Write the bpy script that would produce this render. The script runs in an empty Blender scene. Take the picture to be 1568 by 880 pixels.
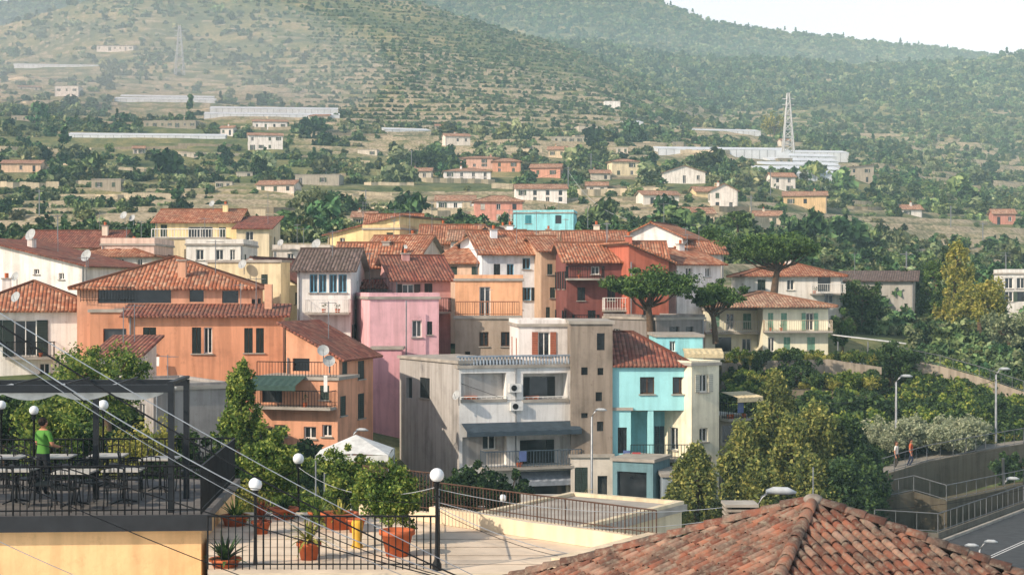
import bpy, math, random
import numpy as np
from mathutils import Vector
random.seed(7); rng=np.random.default_rng(7)
F=2400.0; U0=784.0; V0=440.0
def X(u,d): return (u-U0)/F*d
def Z(v,d): return (V0-v)/F*d
def hx(h,k=1.0):
    r=[int(h[i:i+2],16)/255 for i in (0,2,4)]
    r=[(c/12.92 if c<=.04045 else ((c+.055)/1.055)**2.4)*k for c in r]
    return (r[0],r[1],r[2],1)
scene=bpy.context.scene
# ------------------------------------------------------------ materials
MC={}
class NT:
    def __init__(s,name):
        s.m=bpy.data.materials.new(name); s.m.use_nodes=True
        s.n=s.m.node_tree.nodes; s.l=s.m.node_tree.links
        s.b=s.n['Principled BSDF']; s.b.inputs['Roughness'].default_value=.85
        s.b.inputs['Specular IOR Level'].default_value=.25
        s.tc=s.n.new('ShaderNodeTexCoord')
    def node(s,t,**k):
        n=s.n.new(t)
        for a,b in k.items(): setattr(n,a,b)
        return n
    def put(s,sock,val):
        if hasattr(val,'is_linked') or hasattr(val,'links'): s.l.new(val,sock)
        else: sock.default_value=val
    def noise(s,scale,detail=4,vec=None,rough=.55,stretch=None):
        v=vec if vec is not None else s.tc.outputs['Object']
        if stretch:
            mp=s.node('ShaderNodeMapping'); mp.inputs['Scale'].default_value=stretch
            s.l.new(v,mp.inputs['Vector']); v=mp.outputs[0]
        n=s.node('ShaderNodeTexNoise'); n.inputs['Scale'].default_value=scale
        n.inputs['Detail'].default_value=detail; n.inputs['Roughness'].default_value=rough
        s.l.new(v,n.inputs['Vector']); return n.outputs['Fac']
    def ramp(s,fac,stops,interp='LINEAR'):
        r=s.node('ShaderNodeValToRGB'); r.color_ramp.interpolation=interp
        while len(r.color_ramp.elements)<len(stops): r.color_ramp.elements.new(.5)
        for e,(p,c) in zip(r.color_ramp.elements,stops):
            e.position=p; e.color=c if hasattr(c,'__len__') else (c,c,c,1)
        s.l.new(fac,r.inputs[0]); return r.outputs[0]
    def mix(s,f,a,b,mode='MIX'):
        m=s.node('ShaderNodeMix',data_type='RGBA',blend_type=mode)
        s.put(m.inputs[0],f); s.put(m.inputs[6],a); s.put(m.inputs[7],b); return m.outputs[2]
    def math(s,op,a,b=0.0):
        m=s.node('ShaderNodeMath',operation=op); s.put(m.inputs[0],a); s.put(m.inputs[1],b); return m.outputs[0]
    def bump(s,h,st=.5,dist=.02):
        b=s.node('ShaderNodeBump'); b.inputs['Strength'].default_value=st; b.inputs['Distance'].default_value=dist
        s.l.new(h,b.inputs['Height']); s.l.new(b.outputs[0],s.b.inputs['Normal'])
    def col(s,c): s.put(s.b.inputs['Base Color'],c)
def sc(c,k): return (min(c[0]*k,.95),min(c[1]*k,.95),min(c[2]*k,.95),1)
def wallm(h,dirt=1.0):
    key=('w',h,dirt)
    if key in MC: return MC[key]
    t=NT('stucco_'+h); c=hx(h,1.0)
    n1=t.noise(.5,7,rough=.65)
    base=t.ramp(n1,[(.3,sc(c,1-.25*dirt)),(.5,c),(.72,sc(c,1.08))])
    st=t.noise(1.3,5,stretch=(2.2,2.2,.16))
    g=t.ramp(st,[(.38,(.55,.53,.5,1)),(.56,(1,1,1,1))])
    base=t.mix(.45*dirt,base,g,'MULTIPLY')
    n3=t.noise(2.4,8,rough=.75)
    g3=t.ramp(n3,[(.30,(.62,.59,.56,1)),(.42,(1,1,1,1)),(.62,(1,1,1,1)),(.75,(1.0,.93,.86,1))])
    base=t.mix(.6*dirt,base,g3,'MULTIPLY')
    t.col(base); t.bump(t.noise(9,5),.35,.03); t.b.inputs['Roughness'].default_value=.92
    MC[key]=t.m; return t.m
def roofm(kind='a'):
    key=('r',kind)
    if key in MC: return MC[key]
    t=NT('roof_tiles_'+kind); uv=t.tc.outputs['UV']
    sp=t.node('ShaderNodeSeparateXYZ'); t.l.new(uv,sp.inputs[0])
    a=t.math('DIVIDE',sp.outputs[0],.24); b=t.math('DIVIDE',sp.outputs[1],.38)
    fa=t.math('FLOOR',a); fb=t.math('FLOOR',b)
    cb=t.node('ShaderNodeCombineXYZ'); t.l.new(fa,cb.inputs[0]); t.l.new(fb,cb.inputs[1])
    wn=t.node('ShaderNodeTexWhiteNoise'); t.l.new(cb.outputs[0],wn.inputs[0])
    P={'a':('96583f','bb7452','d0a080'),'b':('70403a','90503f','a8705c'),'c':('9c6a54','bd8c70','d2b496'),'d':('574641','6b5a53','85716a')}[kind]
    c=t.ramp(wn.outputs[0],[(0,hx(P[0])),(.5,hx(P[1])),(1,hx(P[2]))])
    n=t.noise(.45,7,rough=.7); c=t.mix(t.ramp(n,[(.38,0),(.68,.6)]),c,hx('6b5e50'))
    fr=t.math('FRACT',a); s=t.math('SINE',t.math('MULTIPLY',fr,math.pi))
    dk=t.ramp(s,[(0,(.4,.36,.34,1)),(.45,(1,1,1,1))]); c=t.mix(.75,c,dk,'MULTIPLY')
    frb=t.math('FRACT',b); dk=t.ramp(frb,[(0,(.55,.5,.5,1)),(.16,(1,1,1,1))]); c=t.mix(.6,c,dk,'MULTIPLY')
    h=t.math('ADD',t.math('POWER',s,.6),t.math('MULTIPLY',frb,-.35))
    t.col(c); t.bump(h,1,.07); t.b.inputs['Roughness'].default_value=.9
    MC[key]=t.m; return t.m
def plain(name,c,rough=.6,metal=0.0,var=.25,scale=4,bump=0):
    key=('p',name)
    if key in MC: return MC[key]
    t=NT(name); c=hx(c) if isinstance(c,str) else c
    n=t.noise(scale,5); t.col(t.ramp(n,[(.3,sc(c,1-var)),(.7,sc(c,1+var*.6))]))
    t.b.inputs['Roughness'].default_value=rough; t.b.inputs['Metallic'].default_value=metal
    if bump: t.bump(t.noise(scale*3,4),.5,bump)
    MC[key]=t.m; return t.m
def glassm():
    if 'glass' in MC: return MC['glass']
    t=NT('glass_and_void_shade'); n=t.noise(.7,2)
    t.col(t.ramp(n,[(.35,(.008,.01,.013,1)),(.6,(.03,.035,.04,1)),(.75,(.09,.09,.085,1))]))
    t.b.inputs['Roughness'].default_value=.12; t.b.inputs['Specular IOR Level'].default_value=.5
    MC['glass']=t.m; return t.m
def shutm(h):
    key=('s',h)
    if key in MC: return MC[key]
    t=NT('louvre_'+h); c=hx(h); sp=t.node('ShaderNodeSeparateXYZ'); t.l.new(t.tc.outputs['Object'],sp.inputs[0])
    w=t.math('FRACT',t.math('MULTIPLY',sp.outputs[2],9)); 
    t.col(t.mix(1,t.ramp(w,[(0,(.35,.35,.35,1)),(.4,(1,1,1,1))]),t.ramp(t.noise(3,4),[(.3,sc(c,.75)),(.7,sc(c,1.1))]),'MULTIPLY'))
    t.bump(w,.8,.03); t.b.inputs['Roughness'].default_value=.6
    MC[key]=t.m; return t.m
def leafm(name,c1,c2,c3,sc_=.7,inst=False,trans=.3):
    key=('l',name)
    if key in MC: return MC[key]
    t=NT(name)
    n=t.noise(sc_,4)
    g=t.node('ShaderNodeNewGeometry')
    f=t.math('ADD',t.math('MULTIPLY',n,.65),t.math('MULTIPLY',g.outputs['Random Per Island'],.35))
    c=t.ramp(f,[(.3,hx(c1)),(.5,hx(c2)),(.72,hx(c3))])
    if inst:
        o=t.node('ShaderNodeObjectInfo')
        hs=t.node('ShaderNodeHueSaturation'); t.l.new(c,hs.inputs['Color'])
        t.l.new(t.ramp(o.outputs['Random'],[(0,.45),(.25,.485),(1,.53)]),hs.inputs['Hue'])
        w=t.node('ShaderNodeTexWhiteNoise',noise_dimensions='1D'); t.l.new(o.outputs['Random'],w.inputs['W'])
        t.l.new(t.ramp(w.outputs[0],[(0,.5),(1,1.6)]),hs.inputs['Value'])
        hs.inputs['Saturation'].default_value=.9; c=hs.outputs[0]
        df=t.node('ShaderNodeBsdfDiffuse'); t.l.new(c,df.inputs[0]); t.l.new(df.outputs[0],t.n['Material Output'].inputs[0]); MC[key]=t.m; return t.m
    t.col(c); t.b.inputs['Roughness'].default_value=.7
    tr=t.node('ShaderNodeBsdfTranslucent'); t.l.new(c,tr.inputs[0])
    mx=t.node('ShaderNodeMixShader'); mx.inputs[0].default_value=trans
    t.l.new(t.b.outputs[0],mx.inputs[1]); t.l.new(tr.outputs[0],mx.inputs[2])
    t.l.new(mx.outputs[0],t.n['Material Output'].inputs[0])
    MC[key]=t.m; return t.m
BLACK=plain('black_iron',(.015,.016,.018,1),.5,.3)
GREYM=plain('galvanised_metal','8a8d90',.45,.5)
WHITE=plain('white_paint','e8e6e0',.6,0,.1)
CONC=plain('concrete','a39c92',.9,0,.3,1.2,.02)
WOOD=plain('brown_wood','5a3c2a',.7)
TERRA=plain('terracotta','b8623c',.8,0,.25,6)
BARK=plain('bark','5b4a3c',.95,0,.4,5,.04)
ASPH=plain('asphalt',(.06,.062,.066,1),.85,0,.25,2,.005)
GLASS=glassm()
# ------------------------------------------------------------ mesh builder
class MB:
    def __init__(s): s.v=[]; s.f=[]; s.uv=[]; s.smooth=False
    def poly(s,pts,uv=None):
        i=len(s.v); s.v+=[tuple(p) for p in pts]; s.f.append(tuple(range(i,i+len(pts)))); s.uv.append(uv or [(0,0)]*len(pts))
    def box(s,o,a,b,c):
        o=Vector(o);a=Vector(a);b=Vector(b);c=Vector(c)
        p=[o,o+a,o+a+b,o+b,o+c,o+a+c,o+a+b+c,o+b+c]
        i=len(s.v); s.v+=[tuple(q) for q in p]
        for q in ((0,3,2,1),(4,5,6,7),(0,1,5,4),(1,2,6,5),(2,3,7,6),(3,0,4,7)):
            s.f.append(tuple(i+k for k in q)); s.uv.append([(0,0)]*4)
    def cbox(s,c,x,y,z): s.box((c[0]-x/2,c[1]-y/2,c[2]-z/2),(x,0,0),(0,y,0),(0,0,z))
    def tube(s,pts,r,n=6,cap=True):
        pts=[Vector(p) for p in pts]; rs=r if hasattr(r,'__len__') else [r]*len(pts)
        i=len(s.v)
        for k,p in enumerate(pts):
            t=(pts[min(k+1,len(pts)-1)]-pts[max(k-1,0)]).normalized()
            a=t.cross(Vector((0,0,1)) if abs(t.z)<.9 else Vector((1,0,0))).normalized(); b=t.cross(a)
            for j in range(n):
                an=2*math.pi*j/n; s.v.append(tuple(p+(a*math.cos(an)+b*math.sin(an))*rs[k]))
        for k in range(len(pts)-1):
            for j in range(n):
                s.f.append((i+k*n+j,i+k*n+(j+1)%n,i+(k+1)*n+(j+1)%n,i+(k+1)*n+j)); s.uv.append([(0,0)]*4)
        if cap:
            s.f.append(tuple(i+j for j in range(n))); s.uv.append([(0,0)]*n)
            s.f.append(tuple(i+(len(pts)-1)*n+j for j in range(n))); s.uv.append([(0,0)]*n)
    def lathe(s,c,prof,n=12):
        i=len(s.v)
        for r,z in prof:
            for j in range(n):
                an=2*math.pi*j/n; s.v.append((c[0]+r*math.cos(an),c[1]+r*math.sin(an),c[2]+z))
        for k in range(len(prof)-1):
            for j in range(n):
                s.f.append((i+k*n+j,i+k*n+(j+1)%n,i+(k+1)*n+(j+1)%n,i+(k+1)*n+j)); s.uv.append([(0,0)]*4)
    def ball(s,c,r,n=12,sz=1.0):
        s.lathe(c,[(max(r*math.sin(math.pi*k/8),1e-4),-r*sz*math.cos(math.pi*k/8)) for k in range(9)],n)
class Thing:
    def __init__(s,name,origin=None): s.name=name; s.parts={}; s.o=Vector(origin) if origin else None; s.br=[]
    def part(s,pn,mat,smooth=False):
        k=(pn,mat.name)
        if k not in s.parts: s.parts[k]=(MB(),mat,smooth)
        return s.parts[k][0]
    def done(s,single=False):
        if s.o is None:
            v=next(iter(s.parts.values()))[0].v; s.o=Vector(v[0])
        items=[p for p in s.parts.items() if p[1][0].f]
        root=None
        if not(single and len(items)==1):
            root=bpy.data.objects.new(s.name,None); root.location=s.o; root.empty_display_size=.5; scene.collection.objects.link(root)
        for (pn,_),(mb,mat,sm) in items:
            me=bpy.data.meshes.new(pn); o=s.o
            me.from_pydata([(a-o.x,b-o.y,c-o.z) for a,b,c in mb.v],[],mb.f)
            ul=me.uv_layers.new(name='UVMap')
            flat=[x for f in mb.uv for q in f for x in q]; ul.data.foreach_set('uv',flat)
            me.materials.append(mat)
            if sm: me.polygons.foreach_set('use_smooth',[True]*len(me.polygons))
            ob=bpy.data.objects.new(pn if root else s.name,me); scene.collection.objects.link(ob)
            if root: ob.parent=root
            else: ob.location=o
        return root
# ------------------------------------------------------------ building DSL
class Face:
    def __init__(s,P,e,n,W): s.P=Vector((P[0],P[1],0)); s.e=Vector((e[0],e[1],0)); s.n=Vector((n[0],n[1],0)); s.W=W
    def loc(s,u,v):
        k=(u-U0)/F; t=(k*s.P.y-s.P.x)/(s.e.x-k*s.e.y); y=s.P.y+s.e.y*t
        return t,Z(v,y)
    def pt(s,t,z,o=0): return s.P+s.e*t+s.n*o+Vector((0,0,z))
class Bld(Thing):
    def opening(s,fc,t0,t1,z0,z1,kind,wall,sh,fr):
        W=s.part('walls',wall)
        d={'o':1.3,'c':.1}.get(kind,.2)
        P=lambda t,z,o: fc.pt(t,z,o)
        W.poly([P(t0,z0,0),P(t0,z1,0),P(t0,z1,-d),P(t0,z0,-d)]); W.poly([P(t1,z0,0),P(t1,z1,0),P(t1,z1,-d),P(t1,z0,-d)])
        W.poly([P(t0,z0,0),P(t1,z0,0),P(t1,z0,-d),P(t0,z0,-d)]); W.poly([P(t0,z1,0),P(t1,z1,0),P(t1,z1,-d),P(t0,z1,-d)])
        w=t1-t0; h=z1-z0; up=Vector((0,0,1))
        if kind=='o':
            W.poly([P(t0,z0,-d),P(t1,z0,-d),P(t1,z1,-d),P(t0,z1,-d)])
            a=t0+w*.28; b=t1-w*.3; s.part('door_glass',GLASS).box(P(a,z0,-d+.02),fc.e*(b-a),fc.n*.03,up*h*.82)
            S=s.part('shutters',sh)
            S.box(P(a-w*.16,z0,-d+.06),fc.e*w*.16,fc.n*.05,up*h*.82); S.box(P(b,z0,-d+.06),fc.e*w*.16,fc.n*.05,up*h*.82)
            return
        if kind=='c':
            S=s.part('shutters',sh); S.box(P(t0,z0,-.08),fc.e*(w/2-.015),fc.n*.05,up*h); S.box(P(t0+w/2+.015,z0,-.08),fc.e*(w/2-.015),fc.n*.05,up*h)
            W.poly([P(t0,z0,-d),P(t1,z0,-d),P(t1,z1,-d),P(t0,z1,-d)])
        else:
            s.part('glass_and_void_shade',GLASS).poly([P(t0,z0,-d),P(t1,z0,-d),P(t1,z1,-d),P(t0,z1,-d)])  # v openings reuse this dark pane as the shade inside an open void
            if kind!='v':
                G=s.part('window_frames',fr); f=.06
                G.box(P(t0,z0,-d+.01),fc.e*f,fc.n*.05,up*h); G.box(P(t1-f,z0,-d+.01),fc.e*f,fc.n*.05,up*h)
                G.box(P(t0+f,z0,-d+.01),fc.e*(w-2*f),fc.n*.05,up*f); G.box(P(t0+f,z1-f,-d+.01),fc.e*(w-2*f),fc.n*.05,up*f)
                G.box(P(t0+w/2-.03,z0+f,-d+.012),fc.e*.06,fc.n*.05,up*(h-2*f))
            if kind=='s':
                S=s.part('shutters',sh); sw=w*.5
                S.box(P(t0-sw-.02,z0,.02),fc.e*sw,fc.n*.05,up*h); S.box(P(t1+.02,z0,.02),fc.e*sw,fc.n*.05,up*h)
        if h<2.0 and kind!='v': s.part('sills',CONC).box(P(t0-.08,z0-.07,-.05),fc.e*(w+.16),fc.n*.15,up*.07)
    def wall(s,fc,z0,z1,wins,wall,sh,fr,auto=0):
        H=[]
        for w in wins:
            a,zt=fc.loc(w[0],w[2]); b,_=fc.loc(w[1],w[2]); _,zb=fc.loc((w[0]+w[1])/2,w[3]); _,zt=fc.loc((w[0]+w[1])/2,w[2])
            a,b=min(a,b),max(a,b); a=max(a,.1); b=min(b,fc.W-.1); zt=min(zt,z1-.08); zb=max(zb,z0+.05)
            if b-a<.2 or zt-zb<.2: continue
            if any(a<h[1]+.02 and b>h[0]-.02 and zb<h[3]+.02 and zt>h[2]-.02 for h in H): continue
            H.append((a,b,zb,zt,w[4] if len(w)>4 else 'w'))
        if auto:
            ncol=int(fc.W/2.6); z=z1-.75; styl=random.choice('sscwc')
            while z-1.4>z0+2.5:
                for i in range(ncol):
                    if random.random()>auto: continue
                    c=(i+.5)*fc.W/ncol; a,b=c-.45,c+.45; 
                    if c<1 or c>fc.W-1: continue
                    if any(a<h[1]+.6 and b>h[0]-.6 and z-1.4<h[3]+.4 and z>h[2]-.4 for h in H): continue
                    H.append((a,b,z-1.35,z,random.choice(styl+styl+'w')))
                z-=3.0
        xs=sorted({0,fc.W}|{h[0] for h in H}|{h[1] for h in H}); zs=sorted({z0,z1}|{h[2] for h in H}|{h[3] for h in H})
        W=s.part('walls',wall)
        for i in range(len(xs)-1):
            for j in range(len(zs)-1):
                cx=(xs[i]+xs[i+1])/2; cz=(zs[j]+zs[j+1])/2
                if any(h[0]<cx<h[1] and h[2]<cz<h[3] for h in H): continue
                W.poly([fc.pt(xs[i],zs[j]),fc.pt(xs[i+1],zs[j]),fc.pt(xs[i+1],zs[j+1]),fc.pt(xs[i],zs[j+1])])
        for h in H: s.opening(fc,h[0],h[1],h[2],h[3],h[4],wall,sh,fr)
    def slope(s,pts,mat,th=.12):
        p=[Vector(q) for q in pts]; n=(p[1]-p[0]).cross(p[2]-p[0]).normalized()
        if n.z<0: p.reverse(); n=-n
        up=Vector((0,0,1)); g=(up-n*n.z)
        g=g.normalized() if g.length>1e-4 else Vector((0,1,0)); e=g.cross(n)
        s.part('roof',mat).poly([q+n*th for q in p],[(q.dot(e),q.dot(g)) for q in p])
        E=s.part('eaves',CONC)
        E.poly(p[::-1])
        for i in range(len(p)):
            a,b=p[i],p[(i+1)%len(p)]; s.part('roof',mat).poly([a,b,b+n*th,a+n*th],[(0,0),((b-a).length,0),((b-a).length,.1),(0,.1)])
    def roof(s,P0,e,n,W,D,z,kind,h,wall,rm,oh=.45):
        q=lambda x,y,zz: P0+e*x-n*y+Vector((0,0,zz))
        WL=s.part('walls',wall); R=s.part('ridge_tiles',rm)
        if kind=='flat':
            s.part('roof_slab',CONC).box(q(-.12,-.12,z),e*(W+.24),-n*(D+.24),Vector((0,0,.18)))
            if h>0:
                for o_,a,b in ((q(-.05,-.05,z+.18),e*(W+.1),-n*.2),(q(-.05,D-.15,z+.18),e*(W+.1),-n*.2),(q(-.05,.15,z+.18),e*.2,-n*(D-.3)),(q(W-.15,.15,z+.18),e*.2,-n*(D-.3))):
                    WL.box(o_,a,b,Vector((0,0,h)))
        elif kind=='gx':
            k=h/(D/2); m=z+h
            s.slope([q(-oh,-oh,z-oh*k),q(W+oh,-oh,z-oh*k),q(W+oh,D/2,m),q(-oh,D/2,m)],rm)
            s.slope([q(-oh,D+oh,z-oh*k),q(W+oh,D+oh,z-oh*k),q(W+oh,D/2,m),q(-oh,D/2,m)],rm)
            for x in (0,W): WL.poly([q(x,0,z),q(x,D,z),q(x,D/2,m)])
            R.tube([q(-oh,D/2,m+.1),q(W+oh,D/2,m+.1)],.13)
        elif kind=='gy':
            k=h/(W/2); m=z+h
            s.slope([q(-oh,-oh,z-oh*k),q(-oh,D+oh,z-oh*k),q(W/2,D+oh,m),q(W/2,-oh,m)],rm)
            s.slope([q(W+oh,-oh,z-oh*k),q(W+oh,D+oh,z-oh*k),q(W/2,D+oh,m),q(W/2,-oh,m)],rm)
            for y in (0,D): WL.poly([q(0,y,z),q(W,y,z),q(W/2,y,m)])
            R.tube([q(W/2,-oh,m+.1),q(W/2,D+oh,m+.1)],.13)
        elif kind=='hip':
            r=min(W,D)/2; k=h/r; m=z+h; a=oh
            if W>=D: r1=q(r,D/2,m); r2=q(W-r,D/2,m)
            else: r1=q(W/2,r,m); r2=q(W/2,D-r,m)
            zl=z-oh*k; c=[q(-a,-a,zl),q(W+a,-a,zl),q(W+a,D+a,zl),q(-a,D+a,zl)]
            if W>=D:
                s.slope([c[0],c[1],r2,r1],rm); s.slope([c[2],c[3],r1,r2],rm); s.slope([c[1],c[2],r2],rm); s.slope([c[3],c[0],r1],rm); L=[(c[0],r1),(c[3],r1),(c[1],r2),(c[2],r2),(r1,r2)]
            else:
                s.slope([c[0],c[1],r1],rm); s.slope([c[2],c[3],r2],rm); s.slope([c[1],c[2],r2,r1],rm); s.slope([c[3],c[0],r1,r2],rm); L=[(c[0],r1),(c[1],r1),(c[2],r2),(c[3],r2),(r1,r2)]
            for a_,b_ in L:
                if (a_-b_).length>.1: R.tube([a_+Vector((0,0,.13)),b_+Vector((0,0,.13))],.12)
        elif kind=='shed':
            k=h/D
            s.slope([q(-oh,-oh,z-oh*k),q(W+oh,-oh,z-oh*k),q(W+oh,D+.1,z+h),q(-oh,D+.1,z+h)],rm)
            for x in (0,W): WL.poly([q(x,0,z),q(x,D,z),q(x,D,z+h)])
            WL.poly([q(0,D,z),q(W,D,z),q(W,D,z+h),q(0,D,z+h)])
        elif kind=='halfhip':
            k=h/D; zl=z-oh*k
            A_,B_,C_,D_,E_=q(0,-oh,zl),q(W+oh,-oh,zl),q(W+oh,D+.1,zl),q(W-D*.62,D,z+h),q(0,D,z+h)
            s.slope([A_,B_,D_,E_],rm); s.slope([B_,C_,D_],rm); R.tube([B_+Vector((0,0,.13)),D_+Vector((0,0,.13))],.11); R.tube([E_+Vector((0,0,.13)),D_+Vector((0,0,.13))],.11)
            WL.poly([q(0,0,z),q(0,D,z),q(0,D,z+h)]); WL.poly([q(0,D,z),q(W,D,z),q(W-D*.62,D,z+h),q(0,D,z+h)])
        elif kind=='shx':
            za,zb=(z,z+h) if h>0 else (z-h,z); k=(zb-za)/W
            s.slope([q(-oh,-oh,za-oh*k),q(W+oh,-oh,zb+oh*k),q(W+oh,D+oh,zb+oh*k),q(-oh,D+oh,za-oh*k)],rm)
            for y in (0,D): WL.poly([q(0,y,z),q(W,y,z),q(W,y,zb)] if h>0 else [q(0,y,z),q(W,y,z),q(0,y,za)])
            x=W if h>0 else 0; zz=max(za,zb); WL.poly([q(x,0,z),q(x,D,z),q(x,D,zz),q(x,0,zz)])
    def block(s,A,B,D,vt,vb,wall,F_=(),R_=(),L_=(),roof=('flat',0),rm='a',sh='3c4a44',fr=None,skirt=3,oh=.45,clutter=True,dirt=1.0,auto=.6,autof=None):
        wm=wallm(wall,dirt) if isinstance(wall,str) else wall; shm=shutm(sh); fr=fr or WHITE
        P0=Vector((X(A[0],A[1]),A[1],0)); P1=Vector((X(B[0],B[1]),B[1],0)); e=(P1-P0); W=e.length; e.normalize(); n=Vector((e.y,-e.x,0))
        z1=Z(vt,A[1]); z0=Z(vb,A[1])-skirt
        if s.o is None: s.o=Vector((P0.x,P0.y,z0))
        ff=Face(P0,e,n,W); fr_=Face(P1,-n,e,D); fl=Face(P0,-n,-e,D); fb=Face(P0-n*D,e,-n,W)
        if D<4: auto=0
        s.wall(ff,z0,z1,F_,wm,shm,fr,auto*.6 if autof is None else autof); s.wall(fr_,z0,z1,R_,wm,shm,fr,auto if not R_ else 0); s.wall(fl,z0,z1,L_,wm,shm,fr,auto if not L_ else 0); s.wall(fb,z0,z1,(),wm,shm,fr)
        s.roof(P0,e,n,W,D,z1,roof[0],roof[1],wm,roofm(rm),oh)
        s.ff,s.fr,s.fl=ff,fr_,fl; s.z0,s.z1,s.W,s.D=z0,z1,W,D
        if clutter:
            if W>4 and roof[0]!='flat' and random.random()<.7:
                x=random.uniform(.2,.8)*W; y=random.uniform(.3,.6)*D; b=P0+e*x-n*y+Vector((0,0,z1)); hh=roof[1]*(.7 if roof[0]!='shx' else 0)+random.uniform(.6,1.0)
                hh=max(hh,abs(roof[1])*.8+.5)
                s.part('chimney',wm).box(b,e*.55,-n*.5,Vector((0,0,hh))); s.part('chimney_cap',CONC).box(b-e*.08+n*.08+Vector((0,0,hh)),e*.71,-n*.66,Vector((0,0,.08)))
                s.part('chimney_pot',TERRA).tube([b+e*.27-n*.25+Vector((0,0,hh+.08)),b+e*.27-n*.25+Vector((0,0,hh+.4))],.13)
            for _ in range(random.choice((0,1,1,2))):
                x=random.uniform(.1,.9)*W; y=random.uniform(.2,.7)*D; s.antenna(P0+e*x-n*y+Vector((0,0,z1)),abs(roof[1])+random.uniform(1.3,2.4))
            if random.random()<.7:
                t=random.choice((.15,W-.15)); s.part('downpipe',GREYM).tube([ff.pt(t,z0,.08),ff.pt(t,z1-.05,.08)],.05)
        return s
    def antenna(s,p,h):
        M=s.part('antenna',GREYM); p=Vector(p); M.tube([p,p+Vector((0,0,h))],.025,4)
        a=random.uniform(0,3.14); dx=Vector((math.cos(a),math.sin(a),0)); dy=Vector((-dx.y,dx.x,0)); t=p+Vector((0,0,h-.1))
        M.tube([t-dx*.6,t+dx*.6],.018,4)
        for k in range(6): c=t+dx*(-.5+k*.2); M.tube([c-dy*(.32-.03*k),c+dy*(.32-.03*k)],.012,3)
    def dish(s,u,v,d,r=.4,az=-.5):
        c=Vector((X(u,d),d,Z(v,d))); ax=Vector((math.sin(az),-math.cos(az),.45)).normalized(); a=ax.cross(Vector((0,0,1))).normalized(); b=ax.cross(a)
        M=s.part('satellite_dish',plain('dish_paint','a9acac',.5)); N=14; i=len(M.v)
        for k in range(5):
            rr=r*k/4+.001
            for j in range(N):
                t=2*math.pi*j/N; M.v.append(tuple(c+(a*math.cos(t)+b*math.sin(t))*rr+ax*(.25*rr*rr/r)))
        for k in range(4):
            for j in range(N): M.f.append((i+k*N+j,i+k*N+(j+1)%N,i+(k+1)*N+(j+1)%N,i+(k+1)*N+j)); M.uv.append([(0,0)]*4)
        G=s.part('dish_arm',GREYM); G.tube([c-b*r*.9 if b.z>0 else c+b*r*.9,c+ax*.5*r*1.6],.015,4); G.tube([c,c-ax*.15,c-ax*.15-Vector((0,0,r*1.8))],.03,4)
    def rail(s,p,q,h=1.0,mat=None,sp=.18,r=.014,pn='railing'):
        M=s.part(pn,mat or BLACK); p=Vector(p); q=Vector(q); L=(q-p).length; d=(q-p).normalized(); up=Vector((0,0,1))
        M.tube([p+up*h,q+up*h],r*1.8,4); M.tube([p+up*.1,q+up*.1],r*1.3,4)
        k=max(2,int(L/sp))
        for i in range(k+1):
            c=p+d*(L*i/k); M.tube([c,c+up*h],r*(1.6 if i%8==0 else 1),4,False)
    def balcony(s,fc,u0,u1,v,proj=1.0,h=.95,mat=None,slab=None,solid=None):
        a,z=fc.loc(u0,v); b,_=fc.loc(u1,v)
        a,b=min(a,b),max(a,b); up=Vector((0,0,1)); n=fc.n
        s.part('balcony_slab',slab or CONC).box(fc.pt(a,z-.15,.003),fc.e*(b-a),n*proj,up*.15)
        if solid:
            S=s.part('balcony_parapet',solid); S.box(fc.pt(a,z+.002,proj-.12),fc.e*(b-a),n*.12,up*h); S.box(fc.pt(a,z+.002,0.004),fc.e*.12,n*(proj-.13),up*h); S.box(fc.pt(b-.12,z+.002,.004),fc.e*.12,n*(proj-.13),up*h)
        else:
            p0,p1,p2,p3=fc.pt(a+.03,z,0),fc.pt(a+.03,z,proj-.05),fc.pt(b-.03,z,proj-.05),fc.pt(b-.03,z,0)
            s.rail(p0,p1,h,mat); s.rail(p1,p2,h,mat); s.rail(p2,p3,h,mat)
        if b-a>1.6:
            for _ in range(random.choice((1,2,3))):
                t=random.uniform(a+.2,b-.4); s.part('balcony_planter',TERRA).lathe(fc.pt(t,z+.002,proj-.35),[(.01,0),(.1,0),(.14,.25),(.01,.25)],8)
                B_=s.part('balcony_plant',plain('balcony_green','3f5a2a',.8))
                for k in range(14):
                    p=fc.pt(t+random.uniform(-.18,.18),z+.25+random.uniform(0,.35),proj-.35+random.uniform(-.15,.15)); g=Vector((random.uniform(-.1,.1),random.uniform(-.1,.1),random.uniform(0,.12))); B_.poly([p,p+g,p+g+Vector((.08,.02,-.05))])
            if random.random()<.4:
                t=random.uniform(a+.3,b-.7); m=random.choice((WHITE,plain('blue_cloth','5a6a98'),plain('red_cloth','a84848')))
                s.part('laundry_'+m.name,m).box(fc.pt(t,z+h-.6,proj+.02),fc.e*.45,n*.02,up*.6)
    def ac(s,fc,u,v):
        t,z=fc.loc(u,v); s.part('air_conditioner',plain('ac_casing','d8d8d4',.5)).box(fc.pt(t,z,.03),fc.e*.75,fc.n*.28,Vector((0,0,.5))); s.part('air_conditioner_fan',BLACK).tube([fc.pt(t+.28,z+.25,.3),fc.pt(t+.28,z+.25,.325)],.18,10)
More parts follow.
